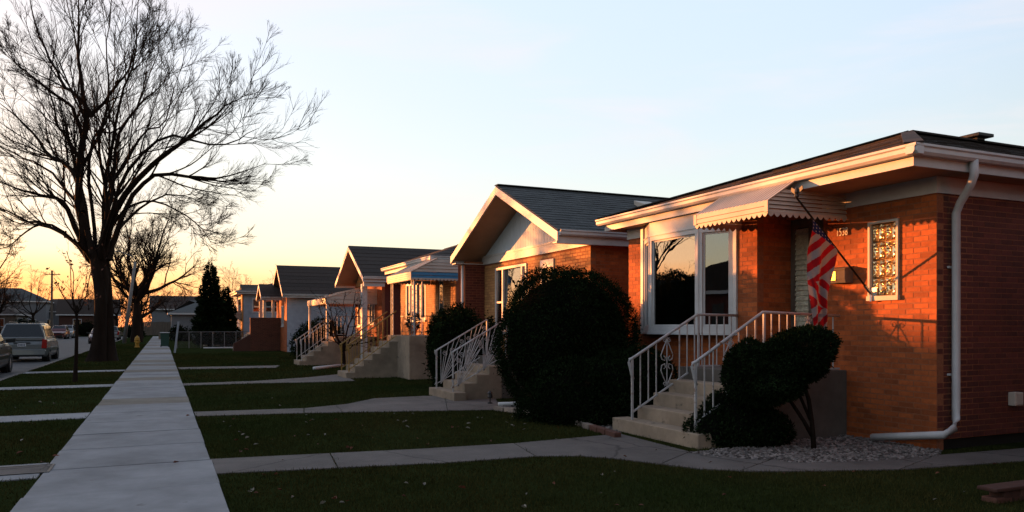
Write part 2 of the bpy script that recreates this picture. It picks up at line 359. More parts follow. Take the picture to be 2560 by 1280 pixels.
def strip(a, b_):
    ya, yb = G(*a).y, G(*b_).y
    return [(-4.0, ya - .12, 0), (-1.11, ya, 0), (-1.11, yb, 0), (-4.0, yb - .12, 0)]
path('kerb_walk', [strip((60, 1200), (60, 1163))], M['conc'])
path('kerb_walk', [strip((120, 1051), (120, 1037))], M['conc'])
path('kerb_walk', [strip((150, 971), (150, 965))], M['conc'])
path('kerb_walk', [strip((210, 931), (210, 927))], M['conc'])
# iron cover set in the nearest kerb walk
c0 = G(38, 1180); b = MB()
for i in range(4):
    a0 = (-.26, -.2, 0) ; 
b.box(c0.x-.3, c0.x+.3, c0.y-.24, c0.y+.24, .0, .019)
tag(b.build('utility_cover', M['conc_old'], bevel=.004), 'square utility cover set flush in the nearest concrete kerb walk', 'utility cover')
b = MB()
for (x0, x1, y0, y1) in ((-.31, .31, -.26, -.235), (-.31, .31, .235, .26), (-.33, -.305, -.26, .26), (.305, .33, -.26, .26)): b.box(c0.x+x0, c0.x+x1, c0.y+y0, c0.y+y1, 0, .022)
uc = bpy.data.objects['utility_cover']; f_ = b.build('frame', M['iron_black'], uc)

def inpoly(x, y, poly):
    r = np.zeros(len(x), bool); n = len(poly)
    for i in range(n):
        (x0, y0), (x1, y1) = poly[i], poly[(i+1) % n]
        c = ((y0 > y) != (y1 > y)) & (x < (x1 - x0) * (y - y0) / (y1 - y0 + 1e-12) + x0)
        r ^= c
    return r
BED1 = [tuple(G(*q).xy) for q in ((1722,1134),(1800,1146),(1930,1153),(2000,1160),(2200,1154),(2340,1143))] + [(8.52, 6.40), (8.52, 7.85)]
BED2 = [tuple(G(*q).xy) for q in ((1238,1023),(1330,1034),(1420,1052),(1548,1091),(1560,1050),(1480,1010),(1300,1000))]
BLOCKS = [[(8.5,6.4),(20,6.4),(20,12.4),(7.9,12.4),(7.9,9),(8.5,9)], [(5.9,7.8),(8.5,7.8),(8.5,9.7),(5.9,9.7)], [(7.85,13.6),(20,13.6),(20,19.4),(7.85,19.4)]]
def grass(name, rects):
    V = []; 
    for (x0, x1, y0, y1, dens, hgt, wid) in rects:
        n = int((x1-x0)*(y1-y0)*dens); x = rng.uniform(x0, x1, n); y = rng.uniform(y0, y1, n)
        keep = ~((x > SX0-.005+rng.normal(0, .015, n)) & (x < SX1+rng.normal(0, .018, n))); bare = np.sin(x*.8+1.3*np.sin(y*.55))*np.sin(y*.7+np.sin(x*.9)*1.5); keep &= rng.random(n) > np.clip(bare-.35, 0, .6)
        xj = x + rng.normal(0, .018, n); yj = y + rng.normal(0, .018, n)
        for p_ in PATHS + [BED1, BED2] + BLOCKS: keep &= ~inpoly(xj, yj, p_)
        x = x[keep]; y = y[keep]; n = len(x)
        clump = .55 + .45*np.sin(x*1.7 + 2*np.sin(y*.9)) * np.sin(y*1.3 + np.sin(x*1.1))
        h = hgt * rng.uniform(.45, 1.15, n) * (.75 + .35*clump); a = rng.uniform(0, 2*np.pi, n); l = rng.uniform(.1, .8, n) * h; la = rng.uniform(0, 2*np.pi, n)
        ww = wid * rng.uniform(.6, 1.3, n)
        b0 = np.stack([x - np.cos(a)*ww/2, y - np.sin(a)*ww/2, np.zeros(n)-.004], 1)
        b1 = np.stack([x + np.cos(a)*ww/2, y + np.sin(a)*ww/2, np.zeros(n)-.004], 1)
        tp = np.stack([x + np.cos(la)*l, y + np.sin(la)*l, h], 1)
        V.append(np.stack([b0, b1, tp], 1).reshape(-1, 3))
    V = np.concatenate(V); F = np.arange(len(V)).reshape(-1, 3)
    o = arr_mesh(name, V, F, M['blade'], kind='stuff'); return o
grass('lawn_grass', [(.5, 9.5, 2.2, 7.2, 3800, .034, .007), (.5, 8.5, 7.2, 13, 2400, .036, .0095), (.5, 7.6, 13, 22, 900, .04, .015), (.5, 6.6, 22, 46, 240, .055, .03),
                     (-4, -1.1, 4, 14, 2000, .036, .01), (-4, -1.1, 14, 32, 600, .04, .017), (-4, -1.1, 32, 70, 150, .055, .035)])
# pebbles
def pebbles(name, poly, n, smin, smax, m):
    xs = [p_[0] for p_ in poly]; ys = [p_[1] for p_ in poly]
    x = rng.uniform(min(xs), max(xs), n); y = rng.uniform(min(ys), max(ys), n); k = inpoly(x, y, poly); x = x[k]; y = y[k]; n = len(x)
    base = np.array([(1,0,0),(0,1,0),(-1,0,0),(0,-1,0),(0,0,1),(.7,.7,.5),(-.7,.7,.5),(-.7,-.7,.5),(.7,-.7,.5)], float)
    fc = np.array([(0,5,8),(1,6,5),(2,7,6),(3,8,7),(5,4,8),(6,4,5),(7,4,6),(8,4,7),(0,1,5),(1,2,6),(2,3,7),(3,0,8)])
    V = []; F = []
    s = rng.uniform(smin, smax, (n, 1, 1)) * rng.uniform(.6, 1.2, (n, 1, 3)); an = rng.uniform(0, 6.28, n)
    v = base[None] * s * rng.uniform(.8, 1.2, (n, 9, 1)); c, s_ = np.cos(an)[:, None], np.sin(an)[:, None]
    vx = v[..., 0]*c - v[..., 1]*s_; vy = v[..., 0]*s_ + v[..., 1]*c
    v = np.stack([vx + x[:, None], vy + y[:, None], v[..., 2]*.8 + rng.uniform(0, .012, (n, 1))], -1)
    F = (fc[None] + 9*np.arange(n)[:, None, None]).reshape(-1, 3)
    return arr_mesh(name, v.reshape(-1, 3), F, m, kind='stuff')
pebbles('pebble_bed', BED1, 4200, .014, .034, M['gravel'])
pebbles('pebble_bed', BED2, 900, .018, .04, M['gravel'])
MB().prism([(q[0], q[1], -.05) for q in BED1], (0, 0, .055)).build('gravel_bed', M['conc_old'], kind='structure')
MB().prism([(q[0], q[1], -.05) for q in BED2][::-1], (0, 0, .055)).build('gravel_bed', M['conc_old'], kind='structure')
# edging stones along the second bed
edge = [G(*q) for q in ((1238,1026),(1290,1033),(1345,1041),(1395,1050),(1440,1062),(1480,1075),(1520,1088),(1546,1096))]
ed = empty('garden_edging', edge[0], 'low curved row of edging stones in front of the round bush bed', 'garden edging')
for i in range(len(edge)-1):
    a, c = edge[i], edge[i+1]; k = 2 if (c-a).length > .5 else 1
    for j in range(k):
        p0 = a.lerp(c, j/k); p1 = a.lerp(c, (j+1)/k); t = (p1-p0)
        MB().bar(p0 + t*.04 + Vector((0,0,.03)), p1 - t*.04 + Vector((0,0,.03 + random.uniform(-.01,.015))), .1, .1).build('stone', M['stone'] if i < 5 else M['brick_brown'], ed, bevel=.01)
# fallen leaves
def leaf_mesh(nm, m):
    b = MB(); b.add([(-.5,0,.1),(-.2,.28,.32),(.2,.25,.25),(.55,0,.05),(.2,-.28,.3),(-.2,-.3,.2),(0,0,.02)], [(0,6,1),(1,6,2),(2,6,3),(3,6,4),(4,6,5),(5,6,0)])
    o = b.build(nm, m); return o
lp = leaf_mesh('fallen_leaf', M['leaf_pale']); lr = leaf_mesh('fallen_leaf', M['leaf_red'])
spots = []
for (px, py) in ((1193,1050),(1205,1051),(1172,1065),(1170,1077),(1032,1040),(1015,1058),(1018,1073),(1009,1061),(995,1057),(985,1040),(1280,1069),(1285,1072),(1310,1080),(1312,1066),(1267,1062),(1372,1060),(1386,1053),(1280,1047),(1505,1198),(1502,1243),(765,1062),(782,1055),(766,1043),(811,1094),(770,1095),(600,1087),(608,1093),(640,1118),(618,1102),(577,1072),(560,1060),(700,1020),(680,1000),(632,1236),(624,1240),(38,1024),(135,1015),(100,1010),(55,1107),(808,1270),(1310,1280),(732,1254),(1061,1220)): spots.append((px, py, lp, random.uniform(.04, .07)))
for (px, py) in ((75,1063),(85,1065),(50,1140),(140,1148),(105,1165),(590,1108),(615,1132),(600,1138),(690,1195),(640,1243),(700,1235),(835,1258),(838,1255),(1155,1230),(1130,1075),(870,1128),(880,1129),(1070,1120),(1500,1075),(1520,1080),(120,985),(105,978),(470,1045),(440,1165),(840,1055),(905,1070)): spots.append((px, py, lr, random.uniform(.045, .08)))
for _ in range(60): spots.append((random.uniform(560, 2500), random.uniform(1040, 1275), random.choice((lp, lr, lr)), random.uniform(.025, .05)))
first = set()
for (px, py, o, s) in spots:
    g = G(px, py)
    if o.name in first: o = o.copy(); COL.objects.link(o)
    first.add(o.name)
    o.location = (g.x, g.y, .035); o.scale = (s, s*.9, s*random.uniform(.6, 1.4)); o.rotation_euler = (random.uniform(-.4,.4), random.uniform(-.4,.4), random.uniform(0, 6.3))
    pale = o.data.materials[0] == M['leaf_pale']
    where = 'on the kerb lawn left of the pavement' if g.x < SX0 else 'on the grey pavement slabs' if g.x < SX1 else 'on the wide lawn in the foreground' if g.y < 6.2 + .12*(g.x-.5) and g.x < 6 else 'on the lawn between the two nearest front walks' if g.y < 11.5 else 'on the farther lawns beside the pavement'
    tag(o, ('small pale curled leaf lying ' if pale else 'small reddish brown dead leaf lying ') + where, 'leaf', 'leaves fallen on the grass and walks')

# ------------------------------------------------------------------ building kit
BL, BH, BG = .205, .059, .0095
_brick_cache = {}
def brick_mesh(m, axis):
    k = (m.name, axis)
    if k not in _brick_cache:
        L_, D = BL/2, .03; c = .004
        if axis == 'y': v = [(0, s*L_, h) for s in (-1, 1) for h in (-BH/2, BH/2)] ; v2 = [(D, a[1], a[2]) for a in v]
        else: v = [(s*L_, 0, h) for s in (-1, 1) for h in (-BH/2, BH/2)]; v2 = [(a[0], D, a[2]) for a in v]
        v = [tuple(q*(1 - (c/abs(q) if abs(q) > .02 else 0)) for q in a) for a in v]
        me = bpy.data.meshes.new('brick')
        f = [(0,1,3,2),(0,4,5,1),(2,3,7,6),(1,5,7,3),(0,2,6,4)]
        if axis == 'y': f = [tuple(reversed(q)) for q in f]
        me.from_pydata(v + v2, [], f); me.materials.append(m); me.update(); me.validate(); _brick_cache[k] = me
    return _brick_cache[k]
def brick_wall(parent, name, plane, axis, a0, a1, z0, z1, holes, m, budget=0, thick=.12, mortar=None):
    """axis 'y': wall in the plane x=plane facing -X; axis 'x': in y=plane facing -Y. holes: (a0,a1,z0,z1)"""
    b = MB(); us = sorted({a0, a1, *[h[0] for h in holes], *[h[1] for h in holes]}); zs = sorted({z0, z1, *[h[2] for h in holes], *[h[3] for h in holes]})
    us = [u for u in us if a0 <= u <= a1]; zs = [q for q in zs if z0 <= q <= z1]
    for i in range(len(us)-1):
        for j in range(len(zs)-1):
            cu, cz = (us[i]+us[i+1])/2, (zs[j]+zs[j+1])/2
            if any(h[0] < cu < h[1] and h[2] < cz < h[3] for h in holes): continue
            if axis == 'y': b.box(plane+.003, plane+thick, us[i], us[i+1], zs[j], zs[j+1])
            else: b.box(us[i], us[i+1], plane+.003, plane+thick, zs[j], zs[j+1])
    wall = b.build(name, mortar or M['mortar'], parent)
    full, cut = [], []
    z = z0 + .006; row = 0
    while z + BH < z1 + .002:
        u = a0 - (BL + BG)/2 * (row % 2)
        while u < a1:
            segs = [(max(u, a0+.002), min(u+BL, a1-.002))]
            for h in holes:
                if h[2] < z+BH-.003 and h[3] > z+.003:
                    ns = []
                    for s in segs:
                        if h[1] <= s[0] or h[0] >= s[1]: ns.append(s)
                        else:
                            if s[0] < h[0]: ns.append((s[0], h[0]))
                            if s[1] > h[1]: ns.append((h[1], s[1]))
                    segs = ns
            for s in segs:
                if s[1]-s[0] < .02: continue
                (full if s[1]-s[0] > BL-.001 else cut).append(((s[0]+s[1])/2, z+BH/2, s[1]-s[0]))
            u += BL + BG
        z += BH + BG; row += 1
    def dist(q):
        x, y = (plane, q[0]) if axis == 'y' else (q[0], plane)
        return (x*x + y*y) + .4*(q[1]-2.2)**2
    full.sort(key=dist)
    me = brick_mesh(m, axis)
    off = wloc(wall)
    for (u, zc, _) in full[:budget]:
        o = bpy.data.objects.new('brick', me); COL.objects.link(o); o.parent = wall
        d = random.uniform(-.0004, .0008)
        o.location = (Vector((plane+d, u, zc)) if axis == 'y' else Vector((u, plane+d, zc))) - off
    rest = full[budget:] + cut
    if rest:
        n = len(rest); R = np.array(rest); d = rng.uniform(-.0004, .0008, n)
        c = np.array([(0,-1,-1),(0,-1,1),(0,1,-1),(0,1,1),(1,-1,-1),(1,-1,1),(1,1,-1),(1,1,1)], float)
        if axis == 'y':
            V = np.stack([plane + d[:,None] + c[None,:,0]*.03, R[:,0,None] + c[None,:,1]*R[:,2,None]/2, R[:,1,None] + c[None,:,2]*BH/2], -1)
        else:
            V = np.stack([R[:,0,None] + c[None,:,1]*R[:,2,None]/2, plane + d[:,None] + c[None,:,0]*.03, R[:,1,None] + c[None,:,2]*BH/2], -1)
        f = np.array([(0,1,3,2),(0,4,5,1),(2,3,7,6),(1,5,7,3),(0,2,6,4)])
        if axis == 'y': f = f[:, ::-1]
        F = (f[None] + 8*np.arange(n)[:,None,None]).reshape(-1, 4)
        arr_mesh('brick_courses', V.reshape(-1, 3), F, m, wall, kind='stuff')
    return wall

def slope(parent, e0, e1, r1, r0, m, n=14, tabs=.32, name='roof_slope'):
    """one shingled roof slope: e0-e1 the eave, r0-r1 the ridge above them; every course is proud of the next"""
    e0, e1, r0, r1 = map(Vector, (e0, e1, r0, r1)); nrm = (e1-e0).cross(r0-e0).normalized()
    if nrm.z < 0: nrm = -nrm
    b = MB(); th = .05
    b.add([e0, e1, r1, r0, e0-nrm*th, e1-nrm*th, r1-nrm*th, r0-nrm*th], [(0,1,2,3),(7,6,5,4),(0,4,5,1),(1,5,6,2),(2,6,7,3),(3,7,4,0)])
    root = b.build(name, m, parent)
    b = MB(); rd = random.Random(3)
    for i in range(n):
        t0, t1 = i/n, (i+1)/n
        a0, a1 = e0.lerp(r0, t0), e1.lerp(r1, t0); c0, c1 = e0.lerp(r0, min(1, t1+.02)), e1.lerp(r1, min(1, t1+.02)); L_ = (a1-a0).length
        k = max(1, int(L_/tabs)) if tabs else 1; ph = rd.random()/k
        cuts = [0] + [min(1, max(0, (j + (.5 if i % 2 else 0))/k + rd.uniform(-.03, .03)/k)) for j in range(1, k)] + [1]
        for j in range(k):
            s0, s1 = cuts[j], cuts[j+1] - .004/L_
            if s1 - s0 < .004: continue
            h = .014 + rd.uniform(-.003, .004)
            p0, p1, q1, q0 = a0.lerp(a1, s0), a0.lerp(a1, s1), c0.lerp(c1, s1), c0.lerp(c1, s0)
            b.add([p0+nrm*h, p1+nrm*h, q1+nrm*.003, q0+nrm*.003, p0-nrm*.004, p1-nrm*.004], [(0,1,2,3),(4,5,1,0),(4,0,3),(1,5,2)])
    b.build('shingle_courses', m, root, kind='stuff')
    return root

def gutter_front(parent, x, y0, y1, z, m, name='gutter'):
    """K-profile gutter along an eave parallel to the street, outer lip at x, top at z"""
    p = [(x,0,z),(x+.012,0,z),(x+.012,0,z-.03),(x+.13,0,z-.03),(x+.13,0,z-.115),(x+.045,0,z-.115),(x+.02,0,z-.085),(x+.02,0,z-.04),(x,0,z-.025)]
    return MB().prism([(a, y0, c) for a, _, c in p], (0, y1-y0, 0)).build(name, m, parent)
def gutter_side(parent, y, x0, x1, z, m, sgn=1, name='gutter'):
    p = [(y,z),(y+sgn*.012,z),(y+sgn*.012,z-.03),(y+sgn*.13,z-.03),(y+sgn*.13,z-.115),(y+sgn*.045,z-.115),(y+sgn*.02,z-.085),(y+sgn*.02,z-.04),(y,z-.025)]
    return MB().prism([(x0, a, c) for a, c in p], (x1-x0, 0, 0)).build(name, m, parent)

def window(parent, axis, plane, a0, a1, z0, z1, m, fw=.06, splits=(), cross=(), curtain=None, depth=.09, sill=True, name='window', gl=None, proud=.015, tilt=0):
    """frame, panes, sill (and curtain) of one window in a hole of a wall"""
    def bx(b, u0, u1, d0, d1, q0, q1):
        if axis == 'y': b.box(plane+d0, plane+d1, u0, u1, q0, q1)
        else: b.box(u0, u1, plane+d0, plane+d1, q0, q1)
    b = MB()
    bx(b, a0, a1, -proud, depth, z1-fw, z1); bx(b, a0, a1, -proud, depth, z0, z0+fw)
    bx(b, a0, a0+fw, -proud+.001, depth-.001, z0+fw, z1-fw); bx(b, a1-fw, a1, -proud+.001, depth-.001, z0+fw, z1-fw)
    for s in splits: bx(b, s-fw*.6, s+fw*.6, -proud+.001, depth-.001, z0+fw, z1-fw)
    for (u0, u1, q) in cross: bx(b, u0, u1, -proud+.012, depth-.02, q-fw*.4, q+fw*.4)
    w_ = b.build(name, m, parent)
    ed_ = [a0+fw] + [s for s in splits] + [a1-fw]
    for i in range(len(ed_)-1):
        b = MB(); l = ed_[i] + (fw*.6 if i else 0); r = ed_[i+1] - (fw*.6 if i < len(ed_)-2 else 0)
        bx(b, l-.005, r+.005, .035, .041, z0+fw-.005, z1-fw+.005)
        if tilt: b.v = [(q[0] - tilt*(z1-q[2]), q[1], q[2]) for q in b.v]
        b.build('pane', gl or M['glass'], w_)
    if sill:
        b = MB(); bx(b, a0-.04, a1+.04, -.05, depth, z0-.06, z0-.002); b.build('sill', m, w_)
    if curtain:
        n = int((a1-a0)/.05)+2; V = []; F = []
        for i in range(n+1):
            u = a0 + (a1-a0)*i/n; d = depth + .14 + .03*math.sin(i*1.9) + .012*math.sin(i*.7)
            for q in (z0-.05, z1+.05): V.append((plane+d, u, q) if axis == 'y' else (u, plane+d, q))
            if i: F.append((2*i-2, 2*i, 2*i+1, 2*i-1))
        MB().add(V, F).build('curtain', curtain, w_, smooth=True)
    return w_

def awning(parent, xf, xe, xw, y0, y1, zf, ze, band, m, valance=None, name='awning', rib=.12, slats=6, zcap=None):
    """sheet metal awning: ribbed top from the wall side (xe,ze) down to the front (xf,zf), banded front, scalloped edge, louvred sides"""
    a = empty(name, (xf, y0, 0)); a.parent = parent; a.location = Vector((xf, y0, 0)) - wloc(parent)
    b = MB(); n = max(4, int((y1-y0)/rib))
    for i in range(n):
        u0, u1 = y0 + (y1-y0)*i/n, y0 + (y1-y0)*(i+1)/n
        b.prism([(xf, u0+.003, zf), (xe, u0+.003, ze), (xe, u0+.003, ze+.02), (xf, u0+.003, zf+.02)], (0, u1-u0-.006, 0))
        b.prism([(xf-.004, u0-.012, zf+.014), (xe, u0-.012, ze+.016), (xe, u0-.012, ze+.026), (xf-.004, u0-.012, zf+.025)], (0, .02, 0))
    b.build('top_panel', m, a)
    v = valance or m
    b = MB(); nb = max(1, int(round(band/.06)))
    for i in range(nb):
        z1 = zf + .01 - band*i/nb; z0 = zf + .01 - band*(i+1)/nb + .006
        b.prism([(xf-.012, y0, z0), (xf+.012, y0, z0), (xf, y0, z1), (xf-.008, y0, z1)], (0, y1-y0, 0))
    b.box(xf-.014, xf+.014, y0-.012, y0+.05, zf-band, zf+.02); b.box(xf-.014, xf+.014, y1-.05, y1+.012, zf-band, zf+.02)
    b.build('front_band', m if valance is None else M['alu'], a)
    def scallop(p0, p1, z):
        p0 = Vector(p0); p1 = Vector(p1); L_ = (p1-p0).length; k = max(3, int(L_/.1)); nn = k*6
        V = []; F = []
        for i in range(nn+1):
            q = p0.lerp(p1, i/nn); s = abs(math.sin(math.pi*i/6)); V += [(q.x, q.y, z+.012), (q.x, q.y, z - .012 - .045*s)]
            if i: F.append((2*i-2, 2*i-1, 2*i+1, 2*i))
        V2 = [(q[0]+.002, q[1]+.002, q[2]) for q in V]; N = len(V)
        return MB().add(V, F).add(V2, [tuple(reversed(f)) for f in F])
    zb = zf - band
    scallop((xf, y0, zb), (xf, y1, zb), zb).build('scalloped_edge', m, a)
    for yy, sg in ((y0, 1), (y1, -1)):
        H = (zcap or ze) - zb
        for i in range(slats):
            q0 = zb + H*i/slats; q1 = zb + H*(i+1)/slats - .007
            def xs(q): return xf if q <= zf else min(xe, xf + (q-zf)/(ze-zf)*(xe-xf))
            xa, xb = xs(q0), xs(q1)
            MB().prism([(xa+.006, yy, q0), (xw-.004, yy, q0), (xw-.004, yy+sg*.02, q1), (xb+.006, yy+sg*.02, q1)], (0, sg*.006, 0)).build('slat', v if (valance and i < 2) else m, a)
        scallop((xf, yy, zb), (xw-.004, yy, zb), zb).build('scalloped_edge', m, a)
    return a

def spiral(c, r, turns, a0, plane='xz', n=22, sgn=1):
    """flat wrought iron curl in a vertical plane parallel to x"""
    return [Vector((c[0] + r*(1-.8*i/n)*math.cos(a0 + sgn*turns*2*math.pi*i/n), c[1], c[2] + r*(1-.8*i/n)*math.sin(a0 + sgn*turns*2*math.pi*i/n))) for i in range(n+1)]
def lerp_poly(poly, x):
    for i in range(len(poly)-1):
        (x0, z0), (x1, z1) = poly[i], poly[i+1]
        if x <= x1 or i == len(poly)-2: return z0 + (z1-z0)*(x-x0)/(x1-x0)
def railing(parent, y, top, foot, m, spacing=.125, ornaments=(), lower=None, r=.012, post_x=()):
    """top: polyline (x,z) of the handrail; foot(x): height of the surface the posts stand on"""
    rail = empty('railing', (top[0][0], y, foot(top[0][0]))); rail.parent = parent; rail.location = Vector((top[0][0], y, foot(top[0][0]))) - wloc(parent)
    b = MB(); x0, z0 = top[0]
    b.tube([(x0+.015, y, z0-.27), (x0-.01, y, z0-.2), (x0-.055, y, z0-.03), (x0-.045, y, z0+.012), (x0, y, z0+.022)] + [(px, y, pz+.02) for px, pz in top[1:]], .02, 8)
    b.build('handrail', m, rail, smooth=True)
    lo = lower or (lambda x: lerp_poly(top, x) - .68)
    b = MB(); xs_ = [top[0][0]] + [q[0] for q in top[1:-1]] + [top[-1][0]]
    for i in range(len(xs_)-1): b.bar((xs_[i], y, lo(xs_[i])), (xs_[i+1], y, lo(xs_[i+1])), .022, .022)
    b.build('lower_rail', m, rail)
    for x in [top[0][0]] + list(post_x):
        MB().box(x-.014, x+.014, y-.014, y+.014, foot(x), lerp_poly(top, x)+.01).build('post', m, rail)
    x = top[0][0] + spacing
    while x < top[-1][0] - .03:
        if not any(abs(x-ox) < spacing*.95 for ox in ornaments) and not any(abs(x-px) < .04 for px in post_x):
            MB().box(x-.007, x+.007, y-.007, y+.007, lo(x), lerp_poly(top, x)+.01).build('baluster', m, rail)
        x += spacing
    for ox in ornaments:
        zt, zb = lerp_poly(top, ox), lo(ox); zm = (zt+zb)/2; H = (zt-zb); b = MB()
        b.tube([(ox, y, zb), (ox, y, zt)], .008, 5)
        for s in (-1, 1):
            w_ = .105
            b.tube([(ox, y, zt-.06*H), (ox+s*w_*.5, y, zt-.2*H), (ox+s*w_, y, zt-.36*H), (ox+s*w_*.85, y, zm+.06*H), (ox+s*w_*.35, y, zm+.03*H), (ox+s*w_*.25, y, zm+.09*H), (ox+s*w_*.5, y, zm+.12*H)], .008, 5)
            b.tube([(ox, y, zb+.06*H), (ox+s*w_*.5, y, zb+.18*H), (ox+s*w_, y, zb+.34*H), (ox+s*w_*.85, y, zm-.06*H), (ox+s*w_*.35, y, zm-.03*H), (ox+s*w_*.25, y, zm-.1*H), (ox+s*w_*.5, y, zm-.13*H)], .008, 5)
            b.tube(spiral((ox+s*.045, y, zt-.07*H), .032, 1.1, math.pi*.5, sgn=s), .006, 4); b.tube(spiral((ox+s*.045, y, zb+.08*H), .032, 1.1, -math.pi*.5, sgn=-s), .006, 4)
        b.build('scroll_ornament', m, rail)
    return rail
def sunburst_rail(parent, y, top, foot, m, panels):
    rail = empty('railing', (top[0][0], y, foot(top[0][0]))); rail.parent = parent; rail.location = Vector((top[0][0], y, foot(top[0][0]))) - wloc(parent)
    x0, z0 = top[0]
    b = MB(); b.tube([(x0+.02, y, z0-.16), (x0-.03, y, z0-.05), (x0-.035, y, z0)] + [(px, y, pz) for px, pz in top], .017, 7); b.build('handrail', m, rail, smooth=True)
    MB().box(x0-.014, x0+.014, y-.014, y+.014, foot(x0), z0).build('post', m, rail)
    MB().box(top[-1][0]-.014, top[-1][0]+.014, y-.014, y+.014, foot(top[-1][0])-.3, top[-1][1]).build('post', m, rail)
    for (xa, xb) in panels:
        o = Vector((xa+.06, y, lerp_poly(top, xa)-.74)); L_ = xb-xa
        for t in (.1, .42, .66, .9, 1.0):
            x = xa + L_*t; zt = lerp_poly(top, x) - (0 if t < 1 else .28)
            MB().tube([o, (x, y, zt)], .0085, 5).build('ray_bar', m, rail)
        for (t, d, r_) in ((.26, .17, .055), (.55, .2, .055), (.8, .5, .05), (.95, .14, .05)):
            x = xa + L_*t; zt = lerp_poly(top, x) - d
            b = MB(); b.tube(spiral((x, y, zt), r_, 1.6, -.5), .0065, 5); b.tube([o, (x-.02, y, zt-r_*1.2), (x+r_, y, zt-r_*.5)], .0065, 5); b.build('scroll_ornament', m, rail)
        b = MB(); b.tube(spiral((xa-.05, y, o.z+.12), .03, 1.2, 0), .006, 4); b.tube([(xa-.08, y, o.z-.02), (xa-.02, y, o.z+.1)], .006, 4); b.tube([(xa-.06, y, o.z-.01), (xb, y, o.z + (lerp_poly(top, xb)-lerp_poly(top, xa)) )], .01, 5); b.build('scroll_ornament', m, rail)
    return rail

def stoop(label, x0, tread, rise, n, xw, y0, y1, m, wide=None):
    """concrete steps climbing away from the street to a landing"""
    s = empty('front_stoop', (x0, (y0+y1)/2, 0), label, 'stoop')
    for i in range(n-1):
        ya, yb = (y0, y1) if not (wide and i == 0) else wide
        MB().box(x0+i*tread, x0+(i+1)*tread + (.0 if i < n-2 else 0), ya, yb, -.05, rise*(i+1)).build('step', m, s, bevel=.012)
    MB().box(x0+(n-1)*tread, xw, y0, y1, -.05, rise*n).build('landing', M['landing'] if n == 5 else m, s, bevel=.012)
    ya, yb = (y0, y1) if not (wide and wide[0] > y0) else wide
    k0 = 1 if wide and wide[0] < y0 else 0
    pl = [(x0+k0*tread+.012, -.05)]
    for i in range(k0, n-1): pl += [(x0+i*tread+.012, rise*(i+1)-.012), (x0+(i+1)*tread+.012, rise*(i+1)-.012)]
    pl += [(x0+(n-1)*tread+.012, -.05)]
    MB().prism([(x, ya-.006, z) for x, z in pl], (0, .012, 0)).build('stair_cheek', m, s)
    return s
def stepfoot(x0, tread, rise, n): return lambda x: rise*min(n, max(1, int((x-x0)/tread+1)))

# ------------------------------------------------------------------ nearest house
FR, FL = 8.5, 7.96                                # front planes right and left of the door
ZS = 3.30
h1 = empty('brick_house', (FL, 9.4, 0), 'nearest red brick house with white bow window, white gutters and low hipped brown roof', 'house')
brick_wall(h1, 'front_wall', FR, 'y', 6.46, 8.22, 0, ZS, [(6.98, 7.44, 1.86, 2.86)], M['brick'], 190)
brick_wall(h1, 'entrance_wall', FL, 'y', 8.95, 12.4, 0, ZS, [(9.46, 11.88, 1.36, 3.1)], M['brick'], 20)
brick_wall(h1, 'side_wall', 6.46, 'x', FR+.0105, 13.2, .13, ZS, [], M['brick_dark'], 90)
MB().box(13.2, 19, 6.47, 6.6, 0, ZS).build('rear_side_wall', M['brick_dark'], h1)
MB().box(FR+.04, 19, 6.5, 6.62, -.05, .13).build('base_strip', M['black'], h1)  # black strip below the side wall brick, set back from its face
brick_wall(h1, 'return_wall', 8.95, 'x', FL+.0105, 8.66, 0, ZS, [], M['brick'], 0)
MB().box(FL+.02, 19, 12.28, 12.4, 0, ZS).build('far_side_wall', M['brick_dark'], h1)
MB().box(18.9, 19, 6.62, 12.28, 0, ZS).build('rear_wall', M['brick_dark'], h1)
for q in ((FR-.022, FR+.02, 6.44, 8.22, 3.10, ZS), (FR+.02, 13, 6.438, 6.48, 3.10, ZS), (FL-.022, FL+.02, 8.95, 9.4, 3.11, ZS), (FL-.022, FL+.02, 11.94, 12.42, 3.11, ZS)): MB().box(*q).build('frieze_board', M['white'], h1)
# roof
EX, EY0, EY1 = 7.54, 5.99, 12.83
RX, RY, RZ = 11.65, 9.41, 4.80
roof = empty('roof', (EX, EY0, ZS)); roof.parent = h1; roof.location = Vector((EX, EY0, ZS)) - wloc(h1)
slope(roof, (EX+.03, EY1-.03, 3.5), (EX+.03, EY0+.03, 3.5), (RX, RY, RZ), (RX, RY, RZ), M['shingle_brown'], 16)
slope(roof, (EX+.03, EY0+.03, 3.5), (19.5, EY0+.03, 3.5), (19.5, RY, RZ), (RX, RY, RZ), M['shingle_brown'], 14)
slope(roof, (19.5, EY1-.03, 3.5), (EX+.03, EY1-.03, 3.5), (RX, RY, RZ), (19.5, RY, RZ), M['shingle_brown'], 8, tabs=0)
b = MB(); b.bar((EX, EY0+.02, 3.52), (RX, RY, RZ+.02), .2, .02); b.bar((RX, RY, RZ+.02), (19.5, RY, RZ+.02), .22, .03); b.bar((EX, EY1-.02, 3.52), (RX, RY, RZ+.02), .2, .02); b.build('ridge_cap', M['shingle_brown'], roof)
MB().box(EX+.12, 19.4, EY0+.12, EY1-.12, ZS, ZS+.02).build('soffit', M['soffit'], roof)
b = MB(); b.box(EX+.10, EX+.13, EY0+.10, EY1-.10, ZS-.012, 3.47); b.box(EX+.131, 19.4, EY0+.10, EY0+.13, ZS-.012, 3.47); b.box(EX+.131, 19.4, EY1-.13, EY1-.10, ZS-.012, 3.47)
b.build('fascia', M['white'], roof)
gutter_front(roof, EX-.03, EY0-.03, EY1+.03, 3.51, M['white']); gutter_side(roof, EY0-.03, EX-.028, 19.4, 3.512, M['white'])
